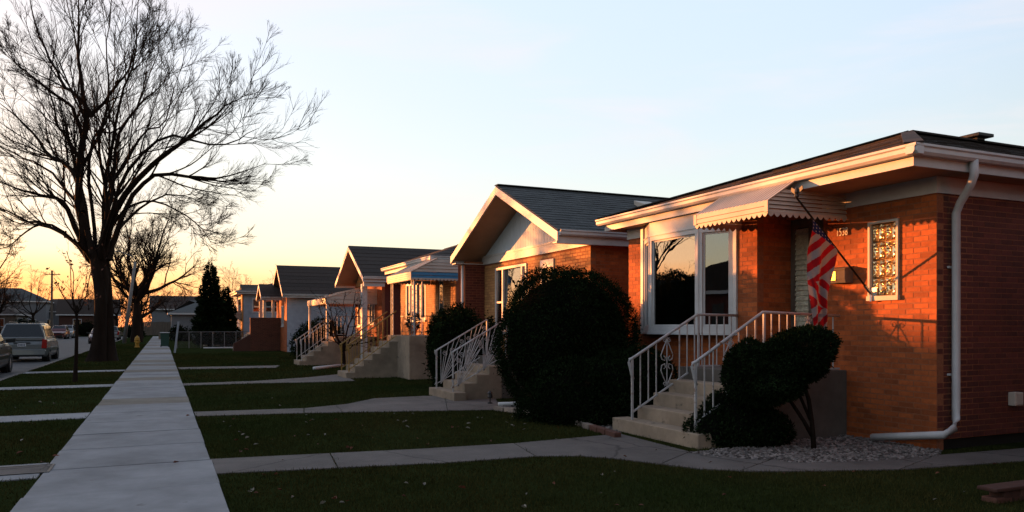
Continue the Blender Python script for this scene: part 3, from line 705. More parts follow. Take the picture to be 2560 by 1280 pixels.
b = MB(); b.box(13.3, 13.5, 9.3, 9.5, RZ, RZ+.1); b.box(13.2, 13.6, 9.2, 9.6, RZ+.08, RZ+.14); b.build('roof_vent', M['black'], roof, bevel=.01)
# downspout
b = MB(); b.tube([(8.56,6.03,3.42),(8.56,6.03,3.24),(8.6,6.1,3.14),(8.71,6.31,2.97),(8.735,6.38,2.86),(8.74,6.385,.52),(8.70,6.36,.38),(8.58,6.3,.28),(8.42,6.3,.215),(8.30,7.22,.075)], .047, 10)
b.build('downspout', M['white'], h1, smooth=True)
b = MB(); b.box(8.68, 8.80, 6.43, 6.46, 2.2, 2.225); b.box(8.68, 8.80, 6.43, 6.46, .9, .925); b.build('strap', M['white'], bpy.data.objects['downspout'])
# glass block window
gb = MB(); a0, a1, z0, z1 = 6.98, 7.44, 1.86, 2.86
gb.box(FR-.03, FR+.08, a0, a0+.03, z0, z1); gb.box(FR-.03, FR+.08, a1-.03, a1, z0, z1); gb.box(FR-.03, FR+.08, a0+.03, a1-.03, z1-.03, z1); gb.box(FR-.045, FR+.08, a0-.01, a1+.01, z0-.03, z0+.03)
gbo = gb.build('glass_block_window', M['cream'], h1)
bw, bh = (a1-a0-.06)/2, (z1-z0-.06)/4
b = MB(); b.box(FR+.07, FR+.1, a0+.03, a1-.03, z0+.03, z1-.03); b.build('joint', M['cream'], gbo)
b = MB(); b.box(-.04, .04, -bw/2+.007, bw/2-.007, -bh/2+.007, bh/2-.007); gblock = None
for i in range(2):
    for j in range(4):
        if gblock is None:
            gblock = b.build('glass_block', M['block'], None, bevel=.012); o = gblock
        else: o = gblock.copy(); COL.objects.link(o)
        o.parent = gbo; o.location = Vector((FR+.055, a0+.03+bw*(i+.5), z0+.03+bh*(j+.5))) - wloc(gbo)
# house number
def text(name, s, size, loc, m, parent, sx=1.0, ext=.006, front=True):
    c = bpy.data.curves.new(name, 'FONT'); c.body = s; c.size = size; c.extrude = ext; c.align_x = 'CENTER'; c.align_y = 'CENTER'
    c.materials.append(m); o = bpy.data.objects.new(name, c); COL.objects.link(o); o.parent = parent
    R = Matrix(((0,0,-1),(-1,0,0),(0,1,0))) if front else Matrix(((1,0,0),(0,0,-1),(0,1,0)))
    me = bpy.data.meshes.new_from_object(o.evaluated_get(bpy.context.evaluated_depsgraph_get())); bpy.data.objects.remove(o); o = bpy.data.objects.new(name, me); COL.objects.link(o); o.parent = parent
    o.rotation_euler = R.to_euler(); o.scale = (sx, 1, 1); o.location = Vector(loc) - (wloc(parent) if parent else Vector())
    return o
hn = empty('house_number', (FR, 7.87, 2.78)); hn.parent = h1; hn.location = Vector((FR, 7.87, 2.78)) - wloc(h1)
for i, ch in enumerate('1538'): text('digit', ch, .155, (FR-.02, 7.945-.05*i, 2.78), M['num'], hn, .62)
# front door: jalousie storm door
dr = MB(); dx = 8.60
for (y0, y1, z0, z1) in ((8.22,8.27,.95,3.08),(8.90,8.95,.95,3.08),(8.27,8.90,3.02,3.08),(8.27,8.60,.97,3.02),(8.87,8.90,.97,3.02),(8.60,8.87,2.95,3.02),(8.60,8.87,.97,1.12)): dr.box(dx, dx+.05, y0, y1, z0, z1)
dro = dr.build('storm_door', M['wood'], h1, bevel=.004)
for i in range(24):
    z = 1.12 + i*.0755
    MB().prism([(dx+.008, 8.6, z), (dx+.014, 8.6, z-.001), (dx+.04, 8.6, z+.078), (dx+.034, 8.6, z+.079)], (0, .27, 0)).build('louvre_pane', M['frost'] if 'frost' in M else M['cream'], dro)
MB().box(dx+.09, dx+.12, 8.22, 8.95, .9, 3.1).build('inner_door', M['door_dark'], h1)
b = MB(); b.box(dx-.05, dx-.035, 8.30, 8.34, 1.9, 2.05); b.box(dx-.05, dx, 8.315, 8.33, 1.97, 1.99); b.build('handle', M['chrome'], dro)
MB().box(FR, dx+.3, 8.222, 8.95, 3.08, ZS).build('lintel', M['brick'], h1)
# bow window
def bay(parent, pts, z0, z1, zs, curtain, fw=.075):
    root = empty('bow_window', (pts[0][0], pts[0][1], z0)); root.parent = parent; root.location = Vector((pts[0][0], pts[0][1], z0)) - wloc(parent)
    for i in range(len(pts)-1):
        p, q = Vector((*pts[i], 0)), Vector((*pts[i+1], 0)); t = (q-p).normalized(); n = Vector((t.y, -t.x, 0));
        if n.x > 0: n = -n
        def slab(b, s0, s1, d0, d1, za, zb):
            A = p + t*s0; B = p + t*s1
            b.prism([A - n*d1 + Vector((0,0,za)), B - n*d1 + Vector((0,0,za)), B - n*d0 + Vector((0,0,za)), A - n*d0 + Vector((0,0,za))], (0, 0, zb-za))
        L_ = (q-p).length; g = .004
        b = MB(); slab(b, g, L_-g, 0, .1, z0, z0+fw+.02); slab(b, g, L_-g, 0, .1, z1-fw, z1); slab(b, g, fw, .001, .099, z0+fw+.02, z1-fw); slab(b, L_-fw, L_-g, .001, .099, z0+fw+.02, z1-fw)
        slab(b, fw, L_-fw, .03, .06, z0+fw+.021, z0+fw+.05); slab(b, fw, L_-fw, .03, .06, z1-fw-.03, z1-fw-.001); slab(b, fw, fw+.03, .031, .059, z0+fw+.05, z1-fw-.03); slab(b, L_-fw-.03, L_-fw, .031, .059, z0+fw+.05, z1-fw-.03)
        fr = b.build('frame', M['white'], root)
        b = MB(); slab(b, fw+.02, L_-fw-.02, .042, .048, z0+fw+.04, z1-fw-.02); b.build('pane', M['glass'], root)
        b = MB(); slab(b, g, L_-g, .01, .1, z1+.018, zs); b.build('head_panel', M['white'], root)
        b = MB(); slab(b, -.01, L_+.01, -.012, .1, z1+.001, z1+.017); b.build('drip_cap', M['white'], root)
        b = MB(); slab(b, -.012, L_+.012, -.03, .1, z0-.04, z0-.001); b.build('sill', M['white'], root)
    for p in pts[1:-1]:
        b = MB(); b.tube([(p[0]+.012, p[1], z0), (p[0]+.012, p[1], z1)], .022, 8); b.build('mullion', M['white'], root)
    for p in (pts[0], pts[-1]):
        s = 1 if p is pts[0] else -1
        b = MB(); b.box(FL-.03 if parent is h1 else p[0]-.03, p[0]+.1, p[1], p[1]+s*.075, z0-.04, zs); b.build('jamb_board', M['white'], root)
    MB().prism([(a_, c_, z0-.04) for a_, c_ in pts] + [(pts[-1][0]+.1, pts[-1][1], z0-.04), (pts[0][0]+.1, pts[0][1], z0-.04)], (0, 0, .03)).build('seat_board', M['white'], root)
    a, c = pts[0], pts[-1]; n = 90; V = []; F = []
    for i in range(n+1):
        u = i/n; x = a[0] + .12 + .035*math.sin(i*1.75) + .015*math.sin(i*.63); y = a[1] + (c[1]-a[1])*u
        V += [(x, y, z0), (x, y, z1+.05)]
        if i: F.append((2*i-2, 2*i, 2*i+1, 2*i-1))
    MB().add(V, F).build('curtain', curtain, root, smooth=True)
    return root
bay(h1, [(7.955, 11.88), (7.70, 11.35), (7.70, 10.0), (7.955, 9.45)], 1.40, 3.04, ZS-.004, M['curtain'])
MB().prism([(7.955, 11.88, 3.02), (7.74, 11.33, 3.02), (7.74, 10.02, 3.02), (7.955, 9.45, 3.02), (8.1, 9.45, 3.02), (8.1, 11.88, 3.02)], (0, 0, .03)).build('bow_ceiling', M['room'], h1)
# the awning over the door
awning(h1, 7.11, 7.62, FR, 7.80, 9.30, 3.10, 3.42, .13, M['alu'], rib=.075, slats=6, zcap=3.29)

# stoop and railings
st1 = stoop('near concrete stoop with white scroll railings, below the flag and the door awning', 5.95, .27, .18, 5, FR-.004, 7.80, 9.46, M['step'], wide=(7.72, 9.70))
MB().box(7.03, FL-.004, 9.462, 9.6, -.05, .895).build('landing_side', M['landing'], st1)
foot1 = stepfoot(5.95, .27, .18, 5)
railing(st1, 7.90, [(6.05, 1.03), (7.12, 1.66), (8.46, 1.62)], foot1, M['iron_white'], .135, ornaments=(6.58, 7.9), lower=lambda x: 1.03-.74+min(1.07, x-6.05)*.589, post_x=(7.14,))
railing(st1, 9.36, [(6.07, 1.02), (7.2, 1.65), (7.94, 1.64)], foot1, M['iron_white'], .135, ornaments=(6.66,), lower=lambda x: 1.02-.74+min(1.13, x-6.07)*.557, post_x=(7.22,))

# mailbox, flag, meter box
mb = empty('mailbox', (FR, 7.88, 2.1), 'small dark brown mailbox on the sunlit brick wall behind the flag', 'mailbox')
b = MB(); b.prism([(FR-.002, 7.70, 2.08), (FR-.13, 7.70, 2.08), (FR-.15, 7.70, 2.14), (FR-.15, 7.70, 2.27), (FR-.002, 7.70, 2.30)], (0, .34, 0)); b.build('box', M['wood'], mb, bevel=.008)
b = MB(); b.prism([(FR-.002, 7.69, 2.31), (FR-.165, 7.69, 2.275), (FR-.165, 7.69, 2.255), (FR-.002, 7.69, 2.303)], (0, .36, 0)); b.build('lid', M['wood'], mb)
b = MB(); b.box(FR-.156, FR-.151, 7.86, 7.99, 2.12, 2.24); b.build('front_plate', M['brass'], mb)
eb = empty('meter_box', (9.89, 6.45, .57), 'small pale square box on the shaded side wall of the nearest house', 'electrical box')
MB().box(9.81, 9.97, 6.36, 6.458, .49, .66).build('housing', M['cream'], eb, bevel=.01); MB().box(9.83, 9.95, 6.352, 6.36, .51, .64).build('cover', M['cream'], eb)

fl = empty('flag_on_pole', (FR, 7.36, 1.9), 'american flag hanging limp from an angled pole on the front wall', 'flag')
p0 = Vector((FR-.06, 7.365, 1.93)); p1 = Vector((7.2, 7.39, 3.09)); pd = (p1-p0).normalized()
b = MB(); b.tube([p0, p1], .0125, 8); b.build('pole', M['bark'], fl)
b = MB(); b.tube([p0-pd*.03, p0+pd*.14], .022, 10); b.box(FR-.012, FR-.001, 7.31, 7.42, 1.84, 2.0); b.bar((FR-.01, 7.365, 1.9), p0, .04, .05); b.tube([(FR-.05,7.365,1.9),(FR-.06,7.365,1.82)], .018, 8); b.build('bracket', M['chrome'], fl)
b = MB(); b.lathe(p1, [(.012, 0), (.03, .02), (.03, .04), (.012, .06)], 8); e = p1 + Vector((0, 0, .07)); b.lathe(e, [(.012,-.03),(.03,.0),(.024,.04),(.01,.07)], 8)
for s in (-1, 1): b.prism([e+Vector((0,s*.01,.03)), e+Vector((0,s*.09,.075)), e+Vector((0,s*.1,.03)), e+Vector((0,s*.03,-.02))], (.012, 0, 0))
b.build('eagle_finial', M['black'], fl)
# cloth: hoist along the pole, falling in folds; the print is red and white bars with a dark blue canton
nu, nv = 60, 200
hu0, hu1 = .80, .47                                  # fraction along the pole of the top and the lower hoist corner
top0, top1 = p0.lerp(p1, hu0), p0.lerp(p1, hu1)
def cloth(u, v):
    h = p0.lerp(p1, hu0 + (hu1-hu0)*u); s = v
    drop = 1.44*s*(1 - .10*u)
    lx = top0.x + .0 - .05*math.sin(s*2.6); rx = top1.x - .075 - .12*min(1, s*1.5) + .03*math.sin(s*9)
    bx_ = lx + (rx-lx)*u
    k = min(1, s*3.2); k = k*k*(3-2*k)
    x = h.x + (bx_ - h.x)*k; z = h.z - drop*(1 if u < 1 else 1) - .25*k*(1-u)*0
    z0_ = h.z*(1-k) + (top0.z*(1-u) + top1.z*u)*k; z = z0_ - drop + (.12*u)*k
    y = h.y + k*(.035*math.sin(u*9 + s*4.2) + .010*math.sin(u*17 - s*6) + .03*math.sin(s*5+u*3)) - .01
    return (x, y, z)
b = MB(); V = [cloth(i/nu, j/nv) for j in range(nv+1) for i in range(nu+1)]
base = len(b.v); b.v = V
for j in range(nv):
    for i in range(nu):
        u, v = (i+.5)/nu, (j+.5)/nv
        cx, _, cz = cloth(u, v); q = (cx - 7.35)/.42
        if cz > 2.02 + .12*q: su = (cz - .78*cx)/.1
        elif cz > 1.86 - .22*q: su = (cz + 1.45*cx)/.125
        else: su = (cz - 1.3*cx)/.12
        stripe = int(math.floor(su)) % 2
        can = v < .11 - .11*u
        star = can and (i % 7 in (2, 3)) and (j % 6 in (2, 3))
        b.f.append((j*(nu+1)+i, j*(nu+1)+i+1, (j+1)*(nu+1)+i+1, (j+1)*(nu+1)+i)); b.m.append(1 if star else 2 if can else (0 if stripe == 0 else 1))
b.build('flag_cloth', [M['fred'], M['fwhite'], M['fnavy']], fl, smooth=True)

# white drain pipe lying on the ground, path lamp, corner planter
a, c = G(1246, 1011, .04), G(1412, 1005, .04)
b = MB(); b.tube([a, c], .04, 8); tag(b.build('drain_pipe', M['white'], smooth=True), 'white drain pipe lying on the ground beside the round bush', 'pipe')
a, c = G(785, 921, .06), G(858, 913, .06)
b = MB(); b.tube([a, c], .06, 8); tag(b.build('drain_pipe', M['white'], smooth=True), 'white drain pipe lying on the lawn by the bare shrub', 'pipe')
g = G(1225, 1010); t = empty('path_lamp', g, 'small dark garden lamp at the foot of the second stoop', 'garden lamp')
b = MB(); b.lathe(g, [(.05,0),(.05,.03),(.012,.04),(.012,.12)], 8); b.build('stem', M['black'], t); b = MB(); b.lathe(g, [(.05,.12),(.055,.14),(.04,.2),(.06,.21),(.01,.26)], 8); b.build('lamp_head', M['black'], t)
g = G(2525, 1290); t = empty('edging_block', (g.x, g.y, 0), 'low rough brick and stone edging at the bottom right corner of the lawn', 'brick edging')
for i in range(5):
    for j in range(2):
        x0 = 6.42 + i*.22; MB().box(x0+.1*j, x0+.21+.1*j, 4.32, 4.46, .05*j-.02, .05*j+.045).build('brick', M['brick_brown'], t, bevel=.012)
MB().box(6.39, 7.75, 4.3, 4.48, .097, .13).build('coping', M['brick_brown'], t, bevel=.01)

# ------------------------------------------------------------------ second house (gable to the street)
F2 = 7.85; ZW2 = 3.12
h2 = empty('gabled_house', (F2, 16.46, 0), 'second brick house with grey roof, white gable boards and grey sided gable', 'house')
brick_wall(h2, 'front_wall', F2, 'y', 13.62, 19.24, 0, ZW2, [(16.6, 18.47, 1.35, 2.98), (15.2, 15.85, .9, 2.98)], M['brick_tan'], 260)
brick_wall(h2, 'side_wall', 13.62, 'x', F2+.0105, 9.6, 0, 3.3, [], M['brick'], 40)
MB().box(9.6, 18.5, 13.63, 13.75, 0, 3.3).build('rear_side_wall', M['brick'], h2)
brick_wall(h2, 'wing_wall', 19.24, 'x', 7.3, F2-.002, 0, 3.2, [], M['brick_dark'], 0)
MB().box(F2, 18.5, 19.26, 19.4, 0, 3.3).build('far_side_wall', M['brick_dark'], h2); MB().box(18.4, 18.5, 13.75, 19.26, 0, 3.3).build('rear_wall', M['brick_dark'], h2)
window(h2, 'y', F2, 16.6, 18.47, 1.35, 2.98, M['white'], .06, splits=(16.86, 18.0), cross=((18.03, 18.41, 2.1), (16.66, 16.83, 2.1)), curtain=M['curtain_warm'], proud=.03, tilt=.028)
b = MB(); b.box(F2-.03, F2+.08, 15.2, 15.27, .9, 2.98); b.box(F2-.03, F2+.08, 15.78, 15.85, .9, 2.98); b.box(F2-.03, F2+.08, 15.27, 15.78, 2.8, 2.98); d = b.build('door', M['white'], h2)
MB().box(F2+.03, F2+.06, 15.27, 15.78, .9, 2.8).build('panel', M['door_dark'], d)
b = MB(); b.box(F2+.022, F2+.03, 15.35, 15.7, 1.8, 2.6); b.build('pane', M['glass_far'], d)
b = MB(); b.box(F2-.05, F2+.1, 13.6, 19.3, ZW2, 3.3); b.build('frieze_board', M['white'], h2)
# address plaque hung at a slant, wall lantern
pl = MB(); c = Vector((F2-.06, 16.34, 2.4)); pl.prism([c+Vector((0,.17,-.25)), c+Vector((0,-.13,.05)), c+Vector((0,-.17,.27)), c+Vector((0,.13,-.02))], (.02, 0, 0)); po = pl.build('address_plaque', M['white'], h2, bevel=.005)
b = MB()
for i in range(4):
    q = c + Vector((-.004, .1-.065*i, -.08+.072*i)); b.box(q.x, q.x+.003, q.y-.012, q.y+.012, q.z-.05, q.z+.05)
b.build('numeral', M['black'], po)
ln = empty('wall_lantern', (F2, 14.95, 2.5), 'black wall lantern beside the white framed door of the gabled house', 'lantern')
b = MB(); b.tube([(F2, 14.95, 2.75), (F2-.1, 14.95, 2.8), (F2-.14, 14.95, 2.72)], .012, 6); b.build('arm', M['black'], ln)
b = MB(); b.lathe((F2-.14, 14.95, 2.4), [(.05,0),(.09,.2),(.11,.22),(.02,.32)], 6); b.build('lamp_shade', M['black'], ln)
# roof
X2, Y2a, Y2r, Y2b, ZE2, ZR2 = 7.0, 13.43, 16.46, 19.48, 3.36, 4.72
r2 = empty('roof', (X2, Y2r, ZE2)); r2.parent = h2; r2.location = Vector((X2, Y2r, ZE2)) - wloc(h2)
slope(r2, (X2, Y2a, ZE2), (18.8, Y2a, ZE2), (18.8, Y2r, ZR2), (X2, Y2r, ZR2), M['shingle_grey'], 18)
slope(r2, (18.8, Y2b, ZE2), (X2, Y2b, ZE2), (X2, Y2r, ZR2), (18.8, Y2r, ZR2), M['shingle_grey'], 8, tabs=0)
MB().bar((X2, Y2r, ZR2+.015), (18.8, Y2r, ZR2+.015), .2, .02).build('ridge_cap', M['shingle_grey'], r2)
def rake(parent, x, ya, za, yb, zb, w_, m, wd=.035):
    return MB().prism([(x, ya, za-.03), (x, yb, zb-.03), (x, yb, zb-.03-w_), (x, ya, za-.03-w_)], (wd, 0, 0)).build('bargeboard', m, parent)
rake(r2, X2-.02, Y2a-.03, ZE2-.0, Y2r-.002, ZR2, .18, M['white']); rake(r2, X2-.02, Y2b+.03, ZE2-.0, Y2r+.002, ZR2, .18, M['white'])
b = MB()      # sloping soffit under the overhang
for (ya, yb) in ((Y2a+.02, Y2r), (Y2b-.02, Y2r)): b.prism([(X2+.02, ya, ZE2-.13), (X2+.02, yb, ZR2-.13), (X2+.02, yb, ZR2-.15), (X2+.02, ya, ZE2-.15)], (F2-X2+.2, 0, 0))
b.build('soffit', M['soffit'], r2)
MB().box(X2-.018, 18.7, Y2a+.0, Y2a+.03, ZE2-.25, ZE2-.06).build('fascia', M['white'], r2); MB().box(X2+.016, 18.7, Y2b-.03, Y2b, ZE2-.25, ZE2-.06).build('fascia', M['white'], r2)
b = MB(); b.box(X2+.016, 18.7, Y2a+.03, 13.66, ZE2-.235, ZE2-.215); b.box(X2+.016, 18.7, 19.2, Y2b-.03, ZE2-.235, ZE2-.215); b.build('eave_soffit', M['white'], r2)
gutter_side(r2, Y2a-.11, X2+.02, 18.7, ZE2+.01, M['white'])
b = MB(); b.tube([(8.9, 13.36, 3.27), (8.9, 13.36, 3.1), (8.9, 13.56, 2.95), (8.9, 13.57, .2)], .04, 8); b.build('downspout', M['white'], h2, smooth=True)
b = MB(); b.tube([(7.25, 19.32, 3.15), (7.25, 19.32, .2)], .04, 8); b.build('downspout', M['white'], h2, smooth=True)
q = Vector((X2+3.2, Y2r-1.0, 0)); zt = ZR2 - 1.0*(ZR2-ZE2)/(Y2r-Y2a); t = MB(); t.prism([(q.x, q.y-.25, zt-.1), (q.x, q.y+.2, zt+.1), (q.x, q.y+.2, zt+.2), (q.x, q.y-.25, zt+.06)], (.45, 0, 0)); t.build('roof_vent', M['alu'], r2, bevel=.01)
# gable siding, one board after the other
gp = empty('gable', (F2, Y2r, 3.3)); gp.parent = h2; gp.location = Vector((F2, Y2r, 3.3)) - wloc(h2)
def gz(y): return ZE2-.15 + (ZR2-ZE2)*(1-abs(y-Y2r)/(Y2r-Y2a))
yb = Y2a + .36
while yb < Y2b - .3:
    ye = min(yb+.135, Y2b-.25); b = MB()
    if gz(yb) > 3.31 or gz(ye) > 3.31:
        b.prism([(F2-.02, yb, 3.3), (F2-.02, ye, 3.3), (F2-.02, ye, max(3.305, gz(ye))), (F2-.02, yb, max(3.305, gz(yb)))], (.03, 0, 0)); b.build('board', M['gable'], gp)
    yb = ye + .008
MB().prism([(F2+.011, Y2a+.3, 3.3), (F2+.011, Y2b-.3, 3.3), (F2+.011, Y2r, ZR2-.14)], (.05, 0, 0)).build('backing', M['gable'], gp)
b = MB(); b.box(F2-.06, F2+.0, Y2a+.1, Y2b-.1, 3.302, 3.35); b.build('trim', M['white'], gp)
st2 = stoop('second concrete stoop with white sunburst railings leading to the gabled house', 5.3, .27, .17, 5, F2-.004, 14.75, 16.05, M['step'], wide=(14.6, 16.2))
f2 = stepfoot(5.3, .27, .17, 5)
sunburst_rail(st2, 15.92, [(5.38, .98), (6.55, 1.64)], f2, M['iron_white'], [(5.42, 5.98), (5.98, 6.5)])
sunburst_rail(st2, 14.88, [(5.38, .98), (6.55, 1.64)], f2, M['iron_white'], [(5.42, 5.98), (5.98, 6.5)])

# ------------------------------------------------------------------ third house: flat hip, blue edged awning, iron porch columns
def hip_roof(parent, x0, x1, y0, y1, ze, zr, m, run=None, n=8):
    r = empty('roof', (x0, y0, ze)); r.parent = parent; r.location = Vector((x0, y0, ze)) - wloc(parent)
    ym = (y0+y1)/2; run = run or (y1-y0)/2
    slope(r, (x0, y1, ze), (x0, y0, ze), (x0+run, ym, zr), (x0+run, ym, zr), m, n, tabs=0)
    slope(r, (x0, y0, ze), (x1, y0, ze), (x1-run, ym, zr), (x0+run, ym, zr), m, n, tabs=0)
    slope(r, (x1, y1, ze), (x0, y1, ze), (x0+run, ym, zr), (x1-run, ym, zr), m, n, tabs=0)
    slope(r, (x1, y0, ze), (x1, y1, ze), (x1-run, ym, zr), (x1-run, ym, zr), m, n, tabs=0)
    MB().box(x0+.1, x1-.1, y0+.1, y1-.1, ze-.2, ze-.18).build('soffit', M['soffit'], r)
    b = MB(); b.box(x0+.08, x0+.1, y0+.08, y1-.08, ze-.21, ze-.03); b.box(x0+.101, x1-.1, y0+.08, y0+.1, ze-.21, ze-.03); b.box(x0+.101, x1-.1, y1-.1, y1-.08, ze-.21, ze-.03); b.build('fascia', M['white'], r)
    gutter_front(r, x0-.04, y0-.03, y1+.03, ze+.01, M['white']); gutter_side(r, y0-.03, x0-.038, x1, ze+.012, M['white'])
    return r
def gable_roof(parent, x0, x1, ya, yr, yb, ze, zr, m, xw=None, n=8, trim='white'):
    r = empty('roof', (x0, yr, ze)); r.parent = parent; r.location = Vector((x0, yr, ze)) - wloc(parent)
    slope(r, (x0, ya, ze), (x1, ya, ze), (x1, yr, zr), (x0, yr, zr), m, n, tabs=0); slope(r, (x1, yb, ze), (x0, yb, ze), (x0, yr, zr), (x1, yr, zr), m, n, tabs=0)
    rake(r, x0-.02, ya-.02, ze, yr-.002, zr, .17, M[trim]); rake(r, x0-.02, yb+.02, ze, yr+.002, zr, .17, M[trim])
    b = MB()
    for (q, s) in ((ya+.02, 1), (yb-.02, 1)): b.prism([(x0+.02, q, ze-.1), (x0+.02, yr, zr-.1), (x0+.02, yr, zr-.12), (x0+.02, q, ze-.12)], ((xw or x0+.5)-x0+.1, 0, 0))
    b.build('soffit', M['soffit'], r)
    MB().box(x0+.016, x1, ya, ya+.025, ze-.2, ze-.055).build('fascia', M[trim], r); MB().box(x0+.016, x1, yb-.025, yb, ze-.2, ze-.055).build('fascia', M[trim], r)
    gutter_side(r, ya-.1, x0+.02, x1, ze+.01, M[trim])
    return r
def iron_column(parent, x, y, z0, z1, m, dx=.0, dy=.2):
    b = MB()
    for s in (0, 1): b.box(x+dx*s-.012, x+dx*s+.012, y+dy*s-.012, y+dy*s+.012, z0, z1)
    k = int((z1-z0)/.3)
    for i in range(k):
        za = z0 + (z1-z0)*i/k; zb = z0 + (z1-z0)*(i+1)/k
        pts = [Vector((x + dx*(.5+.42*math.sin(t*2*math.pi)), y + dy*(.5+.42*math.sin(t*2*math.pi)), za + (zb-za)*t)) for t in [q/8 for q in range(9)]]
        b.tube(pts, .009, 4)
    return b.build('porch_column', m, parent)
F3 = 7.75
h3 = empty('porch_house', (F3, 24, 0), 'third brick house with sunlit windows, iron porch columns and blue edged awning', 'house')
brick_wall(h3, 'front_wall', F3, 'y', 21.2, 26.9, 0, 3.3, [(24.0, 26.2, 1.7, 2.95), (22.3, 22.75, 1.0, 2.95)], M['brick_tan'], 240)
MB().box(F3+.012, 18, 21.21, 21.33, 0, 3.3).build('side_wall', M['brick'], h3); MB().box(F3+.121, 18, 26.78, 26.9, 0, 3.3).build('far_side_wall', M['brick'], h3); MB().box(17.9, 18, 21.33, 26.78, 0, 3.3).build('rear_wall', M['brick'], h3)
window(h3, 'y', F3, 24.0, 26.2, 1.7, 2.95, M['white'], .07, splits=(24.55, 25.0, 25.4, 25.8), curtain=M['curtain_warm'], gl=M['glass_far'])
d = MB().box(F3+.02, F3+.06, 22.3, 22.75, 1.0, 2.95).build('door', M['white'], h3); MB().box(F3+.012, F3+.019, 22.38, 22.67, 1.3, 2.85).build('pane', M['glass_far'], d)
hip_roof(h3, 7.1, 18.3, 21.5, 27.0, 3.52, 4.5, M['shingle_brown'])
awning(h3, 6.35, 7.15, F3, 21.0, 23.5, 3.0, 3.42, .16, M['alu'], valance=M['blue'], rib=.14, slats=6, zcap=3.4)
st3 = stoop('third concrete stoop, tall and grey, with ochre stair railing below the blue edged awning', 4.8, .25, .175, 7, F3-.004, 21.0, 23.4, M['step'], wide=(22.2, 23.4))
for o in list(st3.children):
    if o.name.startswith('step'):            # the flight is narrower than the landing
        for v in o.data.vertices:
            if v.co.y + 22.2 < 22.15: v.co.y = 0
f3 = stepfoot(4.8, .25, .175, 7)
railing(st3, 22.3, [(4.9, .95), (6.3, 1.92)], f3, M['iron_gold'], .14, lower=lambda x: lerp_poly([(4.9, .95), (6.3, 1.92)], x)-.7)
railing(st3, 23.3, [(4.9, .95), (6.3, 1.92)], f3, M['iron_gold'], .14, lower=lambda x: lerp_poly([(4.9, .95), (6.3, 1.92)], x)-.7)
# porch railing along the landing front and side
b = MB(); b.bar((6.42, 21.06, 1.78), (F3-.01, 21.06, 1.78), .025, .025); b.bar((6.42, 21.06, 1.33), (F3-.01, 21.06, 1.33), .02, .02); b.bar((6.42, 21.07, 1.78), (6.42, 22.25, 1.78), .025, .025); b.bar((6.42, 21.07, 1.33), (6.42, 22.25, 1.33), .02, .02)
pr = b.build('porch_railing', M['iron_black'], st3)
for i in range(11): MB().box(6.5+i*.115, 6.512+i*.115, 21.053, 21.067, 1.225, 1.78).build('baluster', M['iron_black'], pr)
for i in range(9): MB().box(6.413, 6.427, 21.2+i*.115, 21.212+i*.115, 1.225, 1.78).build('baluster', M['iron_black'], pr)
for (x, y, dx, dy) in ((6.45, 21.08, .0, .2), (6.45, 23.2, .0, .2), (6.47, 21.06, .22, 0)): iron_column(h3, x, y, 1.226, 2.86, M['iron_white'], dx, dy)
pt = empty('potted_plant', (7.3, 23.9, 1.2), 'dark leafy pot plant on the porch of the third house below its window', 'plant')

# ------------------------------------------------------------------ fourth house: small brown gable
F4 = 7.7
h4 = empty('gabled_house', (F4, 31.5, 0), 'fourth house, small dark brown gable with scalloped door awning behind the bare shrub', 'house')
brick_wall(h4, 'front_wall', F4, 'y', 29.3, 33.8, 0, 3.2, [(30.4, 31.3, 1.6, 2.8), (32.3, 33.3, 1.5, 2.8)], M['brick'], 160)
MB().box(F4+.012, 18, 29.31, 29.43, 0, 3.2).build('side_wall', M['brick_dark'], h4); MB().box(F4+.121, 18, 33.68, 33.8, 0, 3.2).build('far_side_wall', M['brick'], h4); MB().box(17.9, 18, 29.43, 33.68, 0, 3.2).build('rear_wall', M['brick'], h4)
window(h4, 'y', F4, 30.4, 31.3, 1.6, 2.8, M['white'], .06, splits=(30.85,), curtain=M['curtain_warm'], gl=M['glass_far']); window(h4, 'y', F4, 32.3, 33.3, 1.5, 2.8, M['white'], .06, splits=(32.8,), curtain=M['curtain_warm'], gl=M['glass_far'])
gable_roof(h4, 6.9, 18.3, 28.97, 31.5, 34.07, 3.36, 4.75, M['shingle_brown'], F4)
MB().prism([(F4, 29.3, 3.2), (F4, 33.8, 3.2), (F4, 31.5, 4.55)], (.1, 0, 0)).build('gable', M['brick_tan'], h4)
MB().box(6.95, F4+.05, 29.05, 29.2, 3.0, 3.3).build('eave_return', M['white'], h4)
awning(h4, 5.7, 7.0, F4, 30.0, 34.0, 2.55, 2.95, .16, M['alu'], rib=.16, slats=4)
for y in (30.05, 33.9): MB().box(5.74, 5.82, y, y+.08, 1.0, 2.4).build('porch_post', M['white'], h4)
b = MB(); b.box(6.95, 7.15, 29.35, 29.6, .0, 3.1); b.build('pier', M['white'], h4)
st4 = stoop('fourth concrete stoop with plain grey stair railings behind the bare shrub', 4.75, .27, .18, 6, F4-.004, 30.2, 31.5, M['step'])
f4 = stepfoot(4.75, .27, .18, 6)
railing(st4, 30.28, [(4.85, .95), (6.1, 1.85), (7.6, 1.85)], f4, M['iron_white'], .15, lower=lambda x: lerp_poly([(4.85, .95), (6.1, 1.85), (7.6, 1.85)], x)-.68)
railing(st4, 31.4, [(4.85, .95), (6.1, 1.85)], f4, M['iron_white'], .15)

